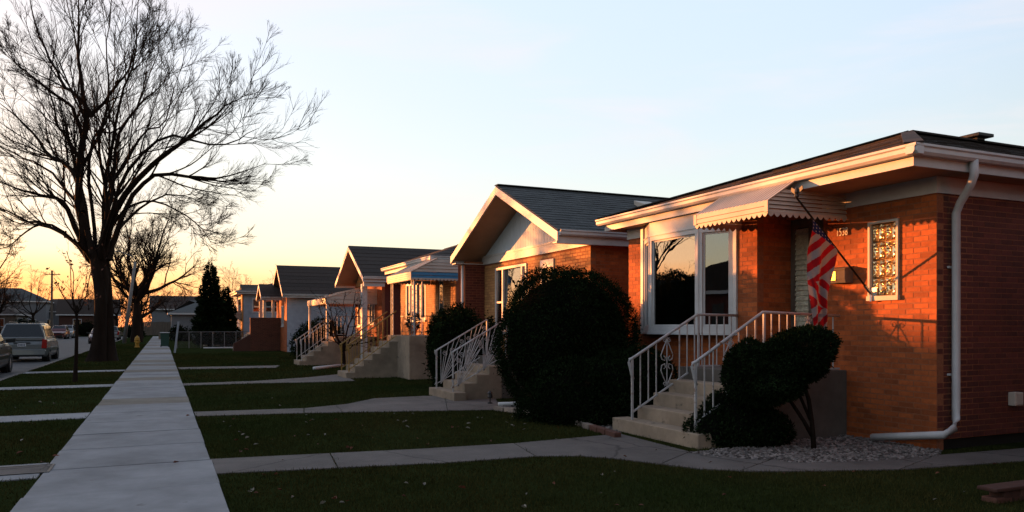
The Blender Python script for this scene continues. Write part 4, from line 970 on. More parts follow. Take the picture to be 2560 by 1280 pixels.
# ------------------------------------------------------------------ fifth house: white sided wall, brick porch
F5 = 6.6
h5 = empty('white_sided_house', (F5, 48.5, 0), 'fifth house with white side wall, dark gable roof and brick porch facing the street', 'house')
brick_wall(h5, 'front_wall', F5, 'y', 46.42, 50.8, 0, 3.2, [(47.6, 48.6, 1.5, 2.7)], M['brick'], 40)
b = MB(); k = 0
sw = MB().box(F5+.05, 17, 46.43, 46.55, 0, 3.25).build('side_wall', M['bluewhite'], h5)
for i in range(20): MB().prism([(F5+.02, 46.40, i*.16), (F5+.02, 46.43, i*.16), (F5+.02, 46.43, i*.16+.155), (F5+.02, 46.418, i*.16+.155)], (10, 0, 0)).build('siding_board', M['bluewhite'], sw)
MB().box(F5+.121, 17, 50.68, 50.8, 0, 3.2).build('far_side_wall', M['brick'], h5); MB().box(16.9, 17, 46.55, 50.68, 0, 3.2).build('rear_wall', M['brick'], h5)
window(h5, 'y', F5, 47.6, 48.6, 1.5, 2.7, M['white'], .07, splits=(48.1,), curtain=M['curtain_warm'], gl=M['glass_far'])
gable_roof(h5, 6.3, 17.2, 45.95, 48.5, 51.05, 3.33, 5.15, M['shingle_brown'], F5); MB().prism([(F5, 46.42, 3.2), (F5, 50.8, 3.2), (F5, 48.5, 4.9)], (.1, 0, 0)).build('gable', M['brick_dark'], h5)
brick_wall(h5, 'porch_wall', 49.0, 'x', 4.85, F5-.01, 0, 2.0, [], M['brick_brown'], 0, thick=.25)
MB().box(4.85, F5, 49.25, 51.2, 0, 1.1).build('porch_floor', M['step'], h5)
MB().prism([(4.85, 49.02, 1.0), (4.85, 49.02, 0), (3.9, 49.02, 0), (3.9, 49.02, .45)], (0, .22, 0)).build('stair_wall', M['brick_brown'], h5)
for i in range(5): MB().box(4.0+.17*i, 4.85, 49.25, 50.8, .2*i, .2*(i+1)).build('step', M['step'], h5)
gable_roof(h5, 5.45, 7.2, 48.8, 50.1, 51.4, 3.25, 4.08, M['shingle_brown'], 6.4)
for y in (48.95, 49.3, 51.1): MB().box(5.6, 5.75, y, y+.14, 2.0 if y < 49.2 else 1.1, 3.2).build('porch_post', M['cream'], h5)
MB().box(6.1, 6.25, 48.95, 49.09, 2.0, 3.2).build('porch_post', M['cream'], h5)
MB().box(5.5, 6.55, 48.9, 49.05, 3.05, 3.2).build('beam', M['brick_tan'], h5)

# sixth house
h6 = empty('pale_house', (5.4, 64, 0), 'sixth house, pale two level front with awning and white stair rail behind the evergreen', 'house')
MB().box(5.6, 16, 61.5, 67, 0, 3.9).build('wall', M['bluewhite'], h6); MB().box(5.5, 5.59, 61.5, 62.4, 0, 3.9).build('brick_bay', M['brick_tan'], h6)
hip_roof(h6, 5.0, 16.5, 61.0, 67.6, 4.1, 4.95, M['shingle_brown'])
b = MB(); b.box(5.56, 5.6, 62.8, 65.5, 2.5, 3.7); w6 = b.build('window', M['white'], h6)
for y in (62.9, 63.8, 64.7): MB().box(5.545, 5.559, y, y+.75, 2.6, 3.6).build('pane', M['glass_far'], w6)
b = MB(); b.box(6.2, 8.4, 61.46, 61.5, 2.5, 3.6); w6 = b.build('window', M['white'], h6)
for x in (6.3, 7.05, 7.8): MB().box(x, x+.55, 61.44, 61.459, 2.6, 3.5).build('pane', M['glass_far'], w6)
awning(h6, 4.2, 5.6, 5.6, 62.0, 65.0, 2.2, 2.7, .15, M['alu'], rib=.3, slats=2)
st6 = stoop('far white railed stoop of the sixth house behind the wire fence', 2.9, .27, .18, 5, 5.55, 62.4, 63.8, M['step'])
railing(st6, 62.5, [(3.0, .95), (4.1, 1.65), (5.4, 1.65)], stepfoot(2.9, .27, .18, 5), M['white'], .2)

# ------------------------------------------------------------------ plain houses: across the street, beyond the corner, next door
def plain_house(name, x0, y0, wd, dp, ze, zr, label, group=None, wall='brick', roof='shingle_brown', face=1, ridge='x', hip=False):
    """small detached house; face=1 front looks towards +X, -1 towards -X"""
    h = empty(name, (x0, y0 + wd/2, 0), label, 'house', group)
    xa, xb = (x0-dp, x0) if face == 1 else (x0, x0+dp)
    MB().box(xa, xb, y0, y0+wd, -.05, ze-.1).build('wall', M[wall], h)
    ov = .4; b = MB(); A, B, C, D = xa-ov, xb+ov, y0-ov, y0+wd+ov; ym = y0+wd/2
    if hip: b.add([(A,C,ze),(B,C,ze),(B,D,ze),(A,D,ze),(A+wd/2,ym,zr),(B-wd/2,ym,zr)], [(0,1,5,4),(1,2,5),(2,3,4,5),(3,0,4),(3,2,1,0)])
    elif ridge == 'x': b.add([(A,C,ze),(B,C,ze),(B,D,ze),(A,D,ze),(A,ym,zr),(B,ym,zr)], [(0,1,5,4),(1,2,5),(2,3,4,5),(3,0,4),(3,2,1,0)])
    b.build('roof', M[roof], h)
    b = MB()
    for (p_, q_) in (((A-.01,C-.01),(B+.01,C+.03)), ((A-.01,D-.03),(B+.01,D+.01)), ((A-.01,C+.03),(A+.03,D-.03)), ((B-.03,C+.03),(B+.01,D-.03))): b.box(p_[0], q_[0], p_[1], q_[1], ze-.16, ze+.02)
    b.build('fascia', M['white'], h)
    xf = xb if face == 1 else xa; s = face
    for (ya, yb, za, zb) in ((y0+wd*.12, y0+wd*.5, 1.3, 2.7), (y0+wd*.82, y0+wd*.94, 1.5, 2.7)):
        w_ = MB().box(xf, xf+s*.05, ya, yb, za, zb).build('window', M['white'], h); MB().box(xf+s*.05, xf+s*.06, ya+.08, yb-.08, za+.08, zb-.08).build('pane', M['glass_far'], w_)
    MB().box(xf, xf+s*.06, y0+wd*.6, y0+wd*.74, .6, 2.7).build('door', M['door_dark'], h)
    if face == 1:
        for i, (xc) in enumerate((xb-2.0, xb-5.5)):
            w_ = MB().box(xc-.6, xc+.6, y0-.05, y0, 1.4, 2.6).build('window', M['white'], h); MB().box(xc-.52, xc+.52, y0-.06, y0-.05, 1.48, 2.52).build('pane', M['glass_far'], w_)
    MB().box(xf, xf+s*1.3, y0+wd*.57, y0+wd*.77, -.05, .55).build('step', M['step'], h)
    return h
rr = random.Random(5)
for i in range(15):
    y = 14 + i*7.6
    plain_house('brick_house', -21 + rr.uniform(-.4, .4), y, 6.1, 11, 3.45, (5.32 if y < 62 else 4.75) + rr.uniform(-.1, .1), 'low brick house in the row across the street from the stoops', 'houses in the row across the street', rr.choice(('brick', 'brick_tan', 'brick_dark')), rr.choice(('shingle_brown', 'shingle_grey')), 1, hip=i % 3 == 1)
plain_house('brick_house', 8.3, -3.2, 7.2, 10, 3.4, 4.7, 'brick house next door, to the right of the nearest house', None, 'brick_dark', 'shingle_brown', -1)
for i in range(7):
    plain_house('brick_house', 8.2 + rr.uniform(-.3, .3), -11.2 - i*7.8, 6.3, 11, 3.4, 5.0, 'brick house in the near row behind the photographer', 'houses behind the photographer', rr.choice(('brick', 'brick_dark')), 'shingle_brown', -1)
    plain_house('brick_house', -21 + rr.uniform(-.3, .3), 6.3 - i*7.7, 6.1, 11, 3.4, 5.15, 'low brick house in the row across the street from the stoops', 'houses in the row across the street', rr.choice(('brick', 'brick_dark')), 'shingle_brown', 1)
plain_house('ranch_house', -19, 131, 11, 12, 3.2, 6.2, 'low tan house with brown hip roof at the far left beyond the cars', None, 'wood', 'shingle_brown', 1, hip=True)
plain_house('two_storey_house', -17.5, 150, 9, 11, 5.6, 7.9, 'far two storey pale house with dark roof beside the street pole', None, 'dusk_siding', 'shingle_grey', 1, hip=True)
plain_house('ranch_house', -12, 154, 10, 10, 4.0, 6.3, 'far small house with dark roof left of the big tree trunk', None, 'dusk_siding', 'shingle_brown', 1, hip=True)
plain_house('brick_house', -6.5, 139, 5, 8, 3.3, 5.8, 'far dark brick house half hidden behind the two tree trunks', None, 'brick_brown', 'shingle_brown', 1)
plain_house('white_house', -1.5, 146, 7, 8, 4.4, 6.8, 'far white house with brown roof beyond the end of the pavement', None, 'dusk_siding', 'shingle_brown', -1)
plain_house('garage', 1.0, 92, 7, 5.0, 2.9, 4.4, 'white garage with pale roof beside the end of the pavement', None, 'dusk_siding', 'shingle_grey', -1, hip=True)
plain_house('brick_house', 6.8, 70, 6.5, 10, 3.5, 5.2, 'seventh brick house mostly hidden behind the evergreen', None, 'brick', 'shingle_brown', -1)

# ------------------------------------------------------------------ bare trees
def resample(pts, k):
    pts = np.asarray(pts, float); n = len(pts); ext = np.vstack([2*pts[0]-pts[1], pts, 2*pts[-1]-pts[-2]])
    out = []
    for s in np.linspace(0, n-1-1e-6, k):
        i = int(s); t = s-i; p0, p1, p2, p3 = ext[i:i+4]
        out.append(.5*((2*p1)+(-p0+p2)*t+(2*p0-5*p1+4*p2-p3)*t*t+(-p0+3*p1-3*p2+p3)*t**3))
    return np.array(out)
def tubes(P, R, sides):
    """P (N,K,3), R (N,K) -> verts, quads"""
    N, K, _ = P.shape
    T = np.empty_like(P); T[:, 1:-1] = P[:, 2:]-P[:, :-2]; T[:, 0] = P[:, 1]-P[:, 0]; T[:, -1] = P[:, -1]-P[:, -2]
    T /= np.linalg.norm(T, axis=2, keepdims=True)+1e-9
    ref = np.zeros((N, 1, 3)); ax = np.argmin(np.abs(T.mean(1)), axis=1); ref[np.arange(N), 0, ax] = 1
    A = np.cross(T, np.broadcast_to(ref, T.shape)); A /= np.linalg.norm(A, axis=2, keepdims=True)+1e-9; B = np.cross(T, A)
    an = np.arange(sides)*2*np.pi/sides
    V = P[:, :, None] + (A[:, :, None]*np.cos(an)[None, None, :, None] + B[:, :, None]*np.sin(an)[None, None, :, None])*R[:, :, None, None]
    idx = np.arange(N*K*sides).reshape(N, K, sides)
    F = np.stack([idx[:, :-1], np.roll(idx[:, :-1], -1, 2), np.roll(idx[:, 1:], -1, 2), idx[:, 1:]], -1)
    return V.reshape(-1, 3), F.reshape(-1, 4)
def sprout(P, R, g, cnt, lo, hi, a0, a1, K, up, wander, tmin=.2, rfac=.55, rmin=.004, tip=.35, droop=0, absl=None):
    N, KP, _ = P.shape; seg = np.linalg.norm(np.diff(P, axis=1), axis=2); LP = seg.sum(1)
    pi = np.repeat(np.arange(N), cnt); n = len(pi); t = g.uniform(tmin, .98, n)**.9*(KP-1); i0 = np.minimum(t.astype(int), KP-2); f = (t-i0)[:, None]
    base = P[pi, i0]*(1-f)+P[pi, i0+1]*f; rb = R[pi, i0]*(1-f[:, 0])+R[pi, i0+1]*f[:, 0]
    d = P[pi, i0+1]-P[pi, i0]; d /= np.linalg.norm(d, axis=1, keepdims=True)+1e-9
    q = g.normal(size=(n, 3)); q -= (q*d).sum(1, keepdims=True)*d; q /= np.linalg.norm(q, axis=1, keepdims=True)+1e-9
    a = np.radians(g.uniform(a0, a1, n))[:, None]; d = d*np.cos(a)+q*np.sin(a)
    L = (LP[pi] if absl is None else absl)*g.uniform(lo, hi, n)*(1.15-.6*t/(KP-1))
    C = np.empty((n, K, 3)); C[:, 0] = base; cur = d.copy()
    for k in range(1, K):
        cur = cur + g.normal(size=(n, 3))*wander; cur[:, 2] += up - droop*k/K; cur /= np.linalg.norm(cur, axis=1, keepdims=True)
        C[:, k] = C[:, k-1] + cur*(L/(K-1))[:, None]
    r0 = np.maximum(rb*rfac, rmin); RC = r0[:, None]*np.linspace(1, tip, K)[None]
    return C, np.maximum(RC, rmin*.55)
def bare_tree(name, base, label, limbs, radii, trunk, levels, seed, group=None, m='bark', mt='twig', leaves=0, cat='tree'):
    g = np.random.default_rng(seed); root = empty(name, base, label, cat, group)
    b = MB()
    for (pts, rs) in trunk:
        pp = resample(pts, 22); rr_ = np.interp(np.linspace(0, 1, 22), np.linspace(0, 1, len(rs)), rs); S = 14; V = []; F = []
        for i in range(22):
            for j in range(S):
                an = 2*math.pi*j/S; k = 1 + .10*math.sin(3*an + i*.35 + seed) + .05*math.sin(7*an - i*.5); V.append((pp[i][0]+math.cos(an)*rr_[i]*k, pp[i][1]+math.sin(an)*rr_[i]*k, pp[i][2]))
                if i: F.append(((i-1)*S+j, (i-1)*S+(j+1) % S, i*S+(j+1) % S, i*S+j))
        b.add(V, F)
    b.build('trunk', M[m], root, smooth=True)
    K = 16; P = np.array([resample(l, K) for l in limbs]); wob = np.cumsum(g.normal(size=P.shape)*.03, axis=1); wob[:, 0] = 0
    P = P + wob*np.linalg.norm(np.diff(P, axis=1), axis=2).sum(1)[:, None, None]/6
    R = np.array([np.interp(np.linspace(0, 1, K), [0, .15, 1], [r*1.25, r, max(.008, r*.06)]) for r in radii])
    for i in range(len(P)):
        V, F = tubes(P[i:i+1], R[i:i+1], 7); arr_mesh('limb', V, F, M[m], root, smooth=True)
    Vs, Fs, off = [], [], 0
    cur = (P, R)
    for (cnt, lo, hi, a0, a1, kk, up, wander, sides, tmin, rfac, rmin, droop) in levels:
        C, RC = sprout(cur[0], cur[1], g, cnt, lo, hi, a0, a1, kk, up, wander, tmin, rfac, rmin, droop=droop)
        V, F = tubes(C, RC, sides); Vs.append(V); Fs.append(F+off); off += len(V); cur = (C, RC)
    arr_mesh('twigs', np.concatenate(Vs), np.concatenate(Fs), M[mt], root, kind='stuff')
    if leaves:
        C = cur[0]; n = min(leaves, len(C)); ii = g.choice(len(C), n, replace=False); p = C[ii, -1] + g.normal(size=(n, 3))*.02
        u = g.normal(size=(n, 3)); u /= np.linalg.norm(u, axis=1, keepdims=True); v = np.cross(u, g.normal(size=(n, 3))); v /= np.linalg.norm(v, axis=1, keepdims=True); s = g.uniform(.03, .06, (n, 1))
        V = np.stack([p-u*s, p+v*s*.6, p+u*s, p-v*s*.6], 1).reshape(-1, 3); arr_mesh('dead_leaves', V, np.arange(4*n).reshape(-1, 4), M['leaf_red'], root, kind='stuff')
    return root
# the big parkway tree
D0 = 33.2
def L_(pix, d0=0., d1=0.): return [tuple(P(252 + (x-252)*(.90 if x > 252 else .97), 645 - (645-y)*.93 if y < 645 else y, D0 + d0 + (d1-d0)*i/(len(pix)-1))) for i, (x, y) in enumerate(pix)]
limbs = [
 L_([(228,640),(206,560),(200,470),(202,350),(230,262),(226,187),(208,80),(212,-30),(200,-110)], 0, .5),
 L_([(262,640),(268,562),(319,469),(398,389),(469,347),(512,300),(570,258),(628,222)], 0, -3.0),
 L_([(275,650),(296,586),(356,473),(422,431),(516,440),(562,440),(633,426),(705,395)], 0, 2.5),
 L_([(256,630),(272,540),(290,468),(300,345),(356,253),(412,200),(470,120)], 0, 3.0),
 L_([(222,650),(188,565),(155,500),(94,483),(30,462),(-60,430)], 0, -2.5),
 L_([(226,630),(197,470),(155,398),(94,352),(47,281),(0,235),(-60,180)], 0, 3.0),
 L_([(203,340),(202,290),(178,239),(117,188),(70,155),(14,105),(-30,40)], .3, -2.5),
 L_([(228,262),(200,220),(160,188),(127,127),(94,47),(70,-40),(60,-110)], .4, 3.5),
 L_([(256,660),(260,570),(262,480),(266,398),(284,320),(296,230),(330,120),(345,20),(350,-80)], 0, -3.5),
 L_([(226,655),(188,590),(112,548),(47,530),(0,511),(-80,520)], 0, 3.5),
 L_([(230,258),(262,234),(300,188),(337,140),(356,60),(400,-20)], .3, -2.),
 L_([(266,650),(275,560),(290,468),(328,398),(385,310),(445,290),(478,197),(505,110)], .2, 4.5),
 L_([(240,665),(215,625),(190,600),(120,560),(60,590),(20,630),(-40,640)], 0, -4.),
 L_([(206,520),(207,440),(205,380),(180,330),(140,250),(120,150),(130,40),(110,-60)], 0, 4.5),
 L_([(266,650),(285,580),(320,520),(380,500),(440,520),(500,560),(540,620)], .2, -3.0),
 L_([(250,645),(254,560),(256,430),(240,330),(270,200),(262,90),(285,-40)], -.2, -5.),
 L_([(280,640),(310,560),(360,520),(430,470),(500,470),(580,500)], 0, 5.),
 L_([(262,655),(275,580),(300,500),(350,400),(420,330),(520,340),(610,330),(670,300)], 0, -6.),
 L_([(232,655),(212,570),(170,480),(110,420),(40,400),(-40,360)], 0, 5.5),
 L_([(240,660),(238,560),(236,420),(250,300),(320,300),(390,210),(430,110),(440,20)], 0, 6.)]
rad = [.175,.145,.115,.11,.12,.125,.08,.088,.092,.092,.07,.08,.07,.08,.066,.08,.08,.088,.088,.08]
tb = P(258, 902, D0); tb.z = -.03
trunk = [([tuple(P(x, y, D0 + o)) if y < 895 else (P(x, y, D0+o).x, P(x, y, D0+o).y, -.05) for x, y in pts], rs) for pts, rs, o in (
    ([(243,900),(246,880),(249,820),(250,740),(244,690),(236,640),(216,575)], [.46,.33,.25,.22,.21,.19,.08], -.2),
    ([(273,900),(271,880),(268,820),(266,740),(264,680),(262,630),(268,565)], [.42,.31,.235,.215,.205,.17,.06], .25),
    ([(256,760),(256,700),(252,650),(250,600)], [.22,.24,.2,.05], 0))]
LV = [(12, .22, .42, 18, 38, 8, .06, .07, 5, .16, .5, .013, 0), (7, .32, .58, 18, 40, 6, .06, .085, 4, .2, .5, .0095, .02), (5, .42, .78, 14, 34, 5, .05, .08, 3, .2, .55, .0068, .03), (3, .55, 1.05, 10, 32, 4, .05, .08, 3, .2, .6, .0046, .04)]
bare_tree('bare_tree', tb, 'huge bare tree with a thick double trunk on the kerb lawn left of the pavement', limbs, rad, trunk, LV, 11)
def auto_tree(name, base, hgt, fork, spread, r, label, seed, nl=9, levels=None, group=None, lean=(0, 0), m='bark', leaves=0, low=.35):
    g = random.Random(seed); base = Vector(base); f = base + Vector((lean[0], lean[1], fork)); limbs = []; rad_ = []
    for i in range(nl):
        a = 2*math.pi*(i/nl) + g.uniform(-.3, .3); k = g.uniform(low, 1); sp = spread*g.uniform(.6, 1.05)*(1.15-.75*k); top = fork + (hgt-fork)*k
        s0 = f + Vector((0, 0, -fork*.1*g.random() + (hgt-fork)*.12*g.random()))
        p = [s0]; n = 5
        for j in range(1, n+1):
            t = j/n; p.append(Vector((base.x + lean[0] + math.cos(a+g.uniform(-.2,.2))*sp*(t**.8), base.y + lean[1] + math.sin(a+g.uniform(-.2,.2))*sp*(t**.8), s0.z + (base.z+top-s0.z)*(t**1.1))))
        limbs.append([tuple(q) for q in p]); rad_.append(r*g.uniform(.25, .42))
    tr = [([tuple(base+Vector((0,0,-.05))), tuple(base+Vector((lean[0]*.2,lean[1]*.2,fork*.25))), tuple(base+Vector((lean[0]*.7,lean[1]*.7,fork*.75))), tuple(f+Vector((0,0,.1*hgt)))], [r*1.35, r, r*.85, r*.5])]
    return bare_tree(name, base, label, limbs, rad_, tr, levels or LV3, seed, group, m, leaves=leaves)
LV3 = [(8, .25, .45, 22, 50, 6, .06, .15, 4, .15, .5, .012, 0), (6, .3, .55, 20, 50, 5, .04, .17, 3, .2, .55, .009, .02), (5, .3, .6, 20, 50, 4, .03, .2, 3, .2, .6, .008, .03)]
LVS = [(6, .3, .55, 25, 50, 5, .05, .15, 3, .2, .55, .02, 0), (5, .35, .6, 20, 50, 4, .04, .2, 3, .2, .6, .014, .02), (4, .4, .7, 20, 50, 3, .03, .2, 3, .2, .6, .011, .02)]
auto_tree('bare_tree', (-2.1, 80, 0), 13.5, 3.6, 6.6, .42, 'second bare tree with a dense rusty crown behind the big double trunk', 21, nl=16, levels=[(11,.3,.5,22,50,6,.05,.15,4,.15,.5,.022,0),(7,.35,.6,20,50,5,.04,.17,3,.2,.55,.016,.03),(5,.4,.7,20,50,4,.03,.2,3,.2,.6,.012,.04)], leaves=3500, low=.4)
auto_tree('bare_tree', (-2.4, 104, 0), 10.5, 2.5, 6.0, .4, 'third bare tree in the parkway row, far behind the others', 22, nl=10, levels=LVS, leaves=800, low=.3)
auto_tree('young_tree', (G(188, 955).x, G(188, 955).y, 0), 3.5, 1.7, 1.1, .048, 'thin young tree on the kerb lawn left of the big trunk', 23, nl=6, levels=[(4,.3,.6,25,50,5,.05,.12,3,.2,.6,.005,0),(3,.3,.6,20,50,4,.04,.15,3,.2,.6,.004,0)], lean=(.05, .0), leaves=70)
auto_tree('bare_shrub', (6.1, 28.7, 0), 3.0, .55, 2.1, .085, 'low spreading bare shrub between the third and fourth stoops', 24, nl=9, levels=[(7,.28,.5,25,55,6,.02,.16,4,.2,.55,.006,0),(5,.3,.6,20,50,5,.02,.2,3,.2,.6,.005,.03)], low=.15, leaves=60)
# across the street (out of frame: they stripe the sunlight and show in the window panes)
for i, (x, y, h, sp, sd_) in enumerate(((-14.6, 43.7, 12.5, 6.0, 31), (-14.6, 50.5, 12, 5.0, 32), (-14.8, 63.5, 12.5, 6.4, 33), (-14.6, 80, 11, 5.5, 34))):
    auto_tree('bare_tree', (x, y, 0), h, 5.2 if i == 0 else 3.4, sp, .24, ['bare street tree across the road opposite the near houses', 'bare street tree across the road, second of its row', 'bare tree at the left edge reaching its branches over the parked cars', 'bare street tree across the road beyond the parked cars'][i], sd_, nl=(8, 6, 9, 8)[i], levels=LV3 if i < 2 else LVS, low=.33 if i == 0 else .4)
far = [(-19, 118, 9, 4.5, 'bare tree behind the tan house at the far left'), (-24, 150, 10, 5.5, 'bare tree above the roofs at the far left'), (-9, 165, 9, 5, 'far bare tree behind the road between the pole and the trunk'), (-4, 172, 10, 6, 'far bare tree at the end of the road'), (3.2, 150, 9, 5.5, 'bare tree above the white house at the end of the pavement'), (10.5, 128, 10.5, 4.5, 'slim bare tree beyond the evergreen'), (16, 132, 10.5, 5, 'bare tree above the roof of the sixth house'), (23, 138, 10, 5, 'far bare tree behind the porch gable'), (-30, 175, 11, 7, 'wide bare tree on the far left skyline'), (31, 150, 11, 5, 'far bare tree on the skyline left of the fifth house')]
far += [(-13.9, 70, 7.5, 3.2, 'small bare tree across the road beside the minivan'), (-22, 128, 9.5, 5, 'bare tree over the tan roof at the far left'), (-8.5, 150, 9, 5, 'wide bare tree far down the road'), (-14, 165, 10, 6, 'bare tree behind the utility pole'), (1.5, 134, 8, 4, 'rusty bare tree beyond the board fence'), (-15.5, 96, 8, 3.6, 'bare tree behind the red car on the far side of the road'), (-16.5, 128, 9, 5, 'bare tree in front of the two storey house at the far left'), (-20.5, 108, 8.5, 4.2, 'bare tree right at the left edge above the black car'), (-10.5, 140, 8, 4, 'bare tree between the utility pole and the big trunk'), (-6, 128, 8.5, 4, 'bare tree seen between the two parkway trunks'), (-2.6, 126, 8, 3.6, 'bare tree right behind the leaning pole')]
for i, (x, y, h, sp, lb) in enumerate(far): auto_tree('bare_tree', (x, y, 0), h, 2.5, sp, .22, lb, 40+i, nl=8, levels=LVS, low=.3, leaves=300)

# ------------------------------------------------------------------ evergreens and clipped shrubs
def foliage(parent, ells, n, size, m, name='foliage', seed=0, depth=.07, spiky=0, core=True):
    """leaf sized blades standing on and just under the surface of a few ellipsoids (c, r, rot about view axis)"""
    g = np.random.default_rng(seed+100); Vs = []; area = [e[1][0]*e[1][1]+e[1][0]*e[1][2]+e[1][1]*e[1][2] for e in ells]; tot = sum(area)
    for e, a in zip(ells, area):
        k = int(n*a/tot); c, r, tilt = Vector(e[0]), np.array(e[1]), e[2] if len(e) > 2 else 0
        d = g.normal(size=(k, 3)); d /= np.linalg.norm(d, axis=1, keepdims=True)
        lump = 1 + .04*np.sin(d[:, 0]*5+d[:, 2]*4+seed) + .04*np.sin(d[:, 1]*7-d[:, 2]*6) + .03*np.sin(d[:, 0]*13+d[:, 1]*11) + .02*np.sin(d[:, 2]*23+d[:, 1]*19)
        rad_ = lump*(1 - depth*g.random(k)**2) + spiky*np.maximum(0, g.normal(size=k))*.1
        p = d*r*rad_[:, None]
        nrm = d/r; nrm /= np.linalg.norm(nrm, axis=1, keepdims=True); u = nrm*.6 + g.normal(size=(k, 3))*.7; u /= np.linalg.norm(u, axis=1, keepdims=True)
        v = np.cross(u, g.normal(size=(k, 3))); v /= np.linalg.norm(v, axis=1, keepdims=True); s = size*g.uniform(.6, 1.4, (k, 1))
        q = np.stack([p - v*s*.35, p + v*s*.35, p + u*s*1.5], 1)
        if tilt:
            ct, st = math.cos(tilt), math.sin(tilt); R = np.array(((CT*CT*ct+ST*ST, (ct-1)*-CT*ST, st*CT), ((ct-1)*-CT*ST, ST*ST*ct+CT*CT, -st*ST), (-st*CT, st*ST, ct))); q = q @ R.T
        q = q + np.array(c); q = q[q[:, :, 2].min(1) > 0]; Vs.append(q.reshape(-1, 3))
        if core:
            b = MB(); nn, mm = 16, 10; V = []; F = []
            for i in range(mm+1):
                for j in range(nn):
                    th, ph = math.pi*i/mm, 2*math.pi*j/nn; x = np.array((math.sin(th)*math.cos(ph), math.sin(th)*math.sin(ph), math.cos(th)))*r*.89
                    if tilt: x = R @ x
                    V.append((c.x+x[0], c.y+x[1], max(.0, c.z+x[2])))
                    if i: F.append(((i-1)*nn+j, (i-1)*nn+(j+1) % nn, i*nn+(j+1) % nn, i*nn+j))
            b.add(V, F).build('dark_core', M['yewcore'], parent, smooth=True)  # added solid core, dark like the shaded inside of the bush
    V = np.concatenate(Vs); return arr_mesh(name, V, np.arange(len(V)).reshape(-1, 3), m, parent, kind='stuff')
t = empty('round_bush', (6.5, 12.1, 0), 'big dark round clipped bush between the first and second stoops', 'bush')
foliage(t, [((6.5, 12.1, 1.2), (1.2, 1.2, 1.3)), ((6.35, 11.0, .15), (1.15, 1.1, .85))], 120000, .026, M['yew'], seed=1, spiky=.32)
g = np.random.default_rng(3)
t = empty('low_bush', (6.55, 10.55, 0), 'low wide dark shrub between the round bush and the near stoop', 'bush')
foliage(t, [((6.6, 10.6, .42), (.8, .7, .66)), ((6.9, 10.35, .6), (.55, .5, .55)), ((6.3, 10.75, .3), (.6, .6, .5))], 40000, .026, M['yew'], seed=4, spiky=.4)
t = empty('topiary_bush', (G(2035, 1122).x, G(2035, 1122).y, 0), 'cloud pruned dark evergreen leaning over the pebble bed beside the near stoop', 'bush')
bs = G(2035, 1124); D1 = bs.x*ST + bs.y*CT
ca, cc, cd = P(1990, 893, D1), P(1866, 925, D1-.05), P(1940, 948, D1-.08)
foliage(t, [(ca, (.52, .43, .315), -.5), (cc, (.23, .30, .36), .25), (cd, (.46, .4, .27), -.5), (P(1920, 908, D1-.03), (.32, .34, .23), -.45)], 48000, .024, M['yew'], seed=5, spiky=.38)
b = MB(); b.tube([bs+Vector((0,0,-.05)), P(2030, 1060, D1), P(2022, 1000, D1), P(2000, 930, D1)], [.035,.028,.026,.02], 7); b.tube([P(2031, 1090, D1), P(2008, 1050, D1), P(1975, 1000, D1-.03), P(1950, 950, D1-.06)], [.028,.024,.022,.016], 7); b.tube([P(2026, 1050, D1), P(2000, 990, D1+.05), P(1985, 930, D1+.05)], [.02,.018,.012], 6); b.tube([P(1960, 985, D1-.03), P(1900, 950, D1-.05), P(1875, 915, D1-.05)], [.018,.016,.01], 6)
b.build('trunk', M['bark'], t, smooth=True)
gm = G(1850, 1112); t = empty('low_bush', (gm.x, gm.y, 0), 'low dark mounded bush at the foot of the near stoop', 'bush')
foliage(t, [((gm.x+.05, gm.y+.02, .26), (.48, .44, .34)), ((gm.x+.2, gm.y-.15, .2), (.4, .36, .26)), ((gm.x-.25, gm.y+.12, .2), (.42, .36, .26)), ((gm.x-.02, gm.y+.2, .42), (.32, .3, .25))], 20000, .024, M['yew'], seed=6, spiky=.4)
for i, (x, y, r, h) in enumerate(((6.35, 17.3, .55, 1.75), (6.5, 18.2, .5, 1.85), (6.7, 16.7, .38, 1.5))):
    t = empty('juniper_bush', (x, y, 0), ['dark ragged juniper left of the second stoop, the middle and tallest of three', 'dark ragged juniper left of the second stoop, the farthest of three', 'dark ragged juniper nearest to the railing of the second stoop'][i], 'bush', 'junipers left of the second stoop')
    foliage(t, [((x, y, h*.45), (r, r, h*.55)), ((x+.15, y-.2, h*.6), (r*.6, r*.6, h*.45)), ((x-.2, y+.15, h*.55), (r*.6, r*.6, h*.42))], 9000, .05, M['yew'], seed=8+i, spiky=1.2)
t = empty('hedge_bush', (6.6, 35.6, 0), 'dark low bush against the white side wall behind the bare shrub', 'bush'); foliage(t, [((6.4, 36.2, .6), (1.0, 1.3, 1.0)), ((7.0, 37.2, .7), (1.0, 1.2, 1.1))], 7000, .07, M['yew'], seed=12, spiky=.6)
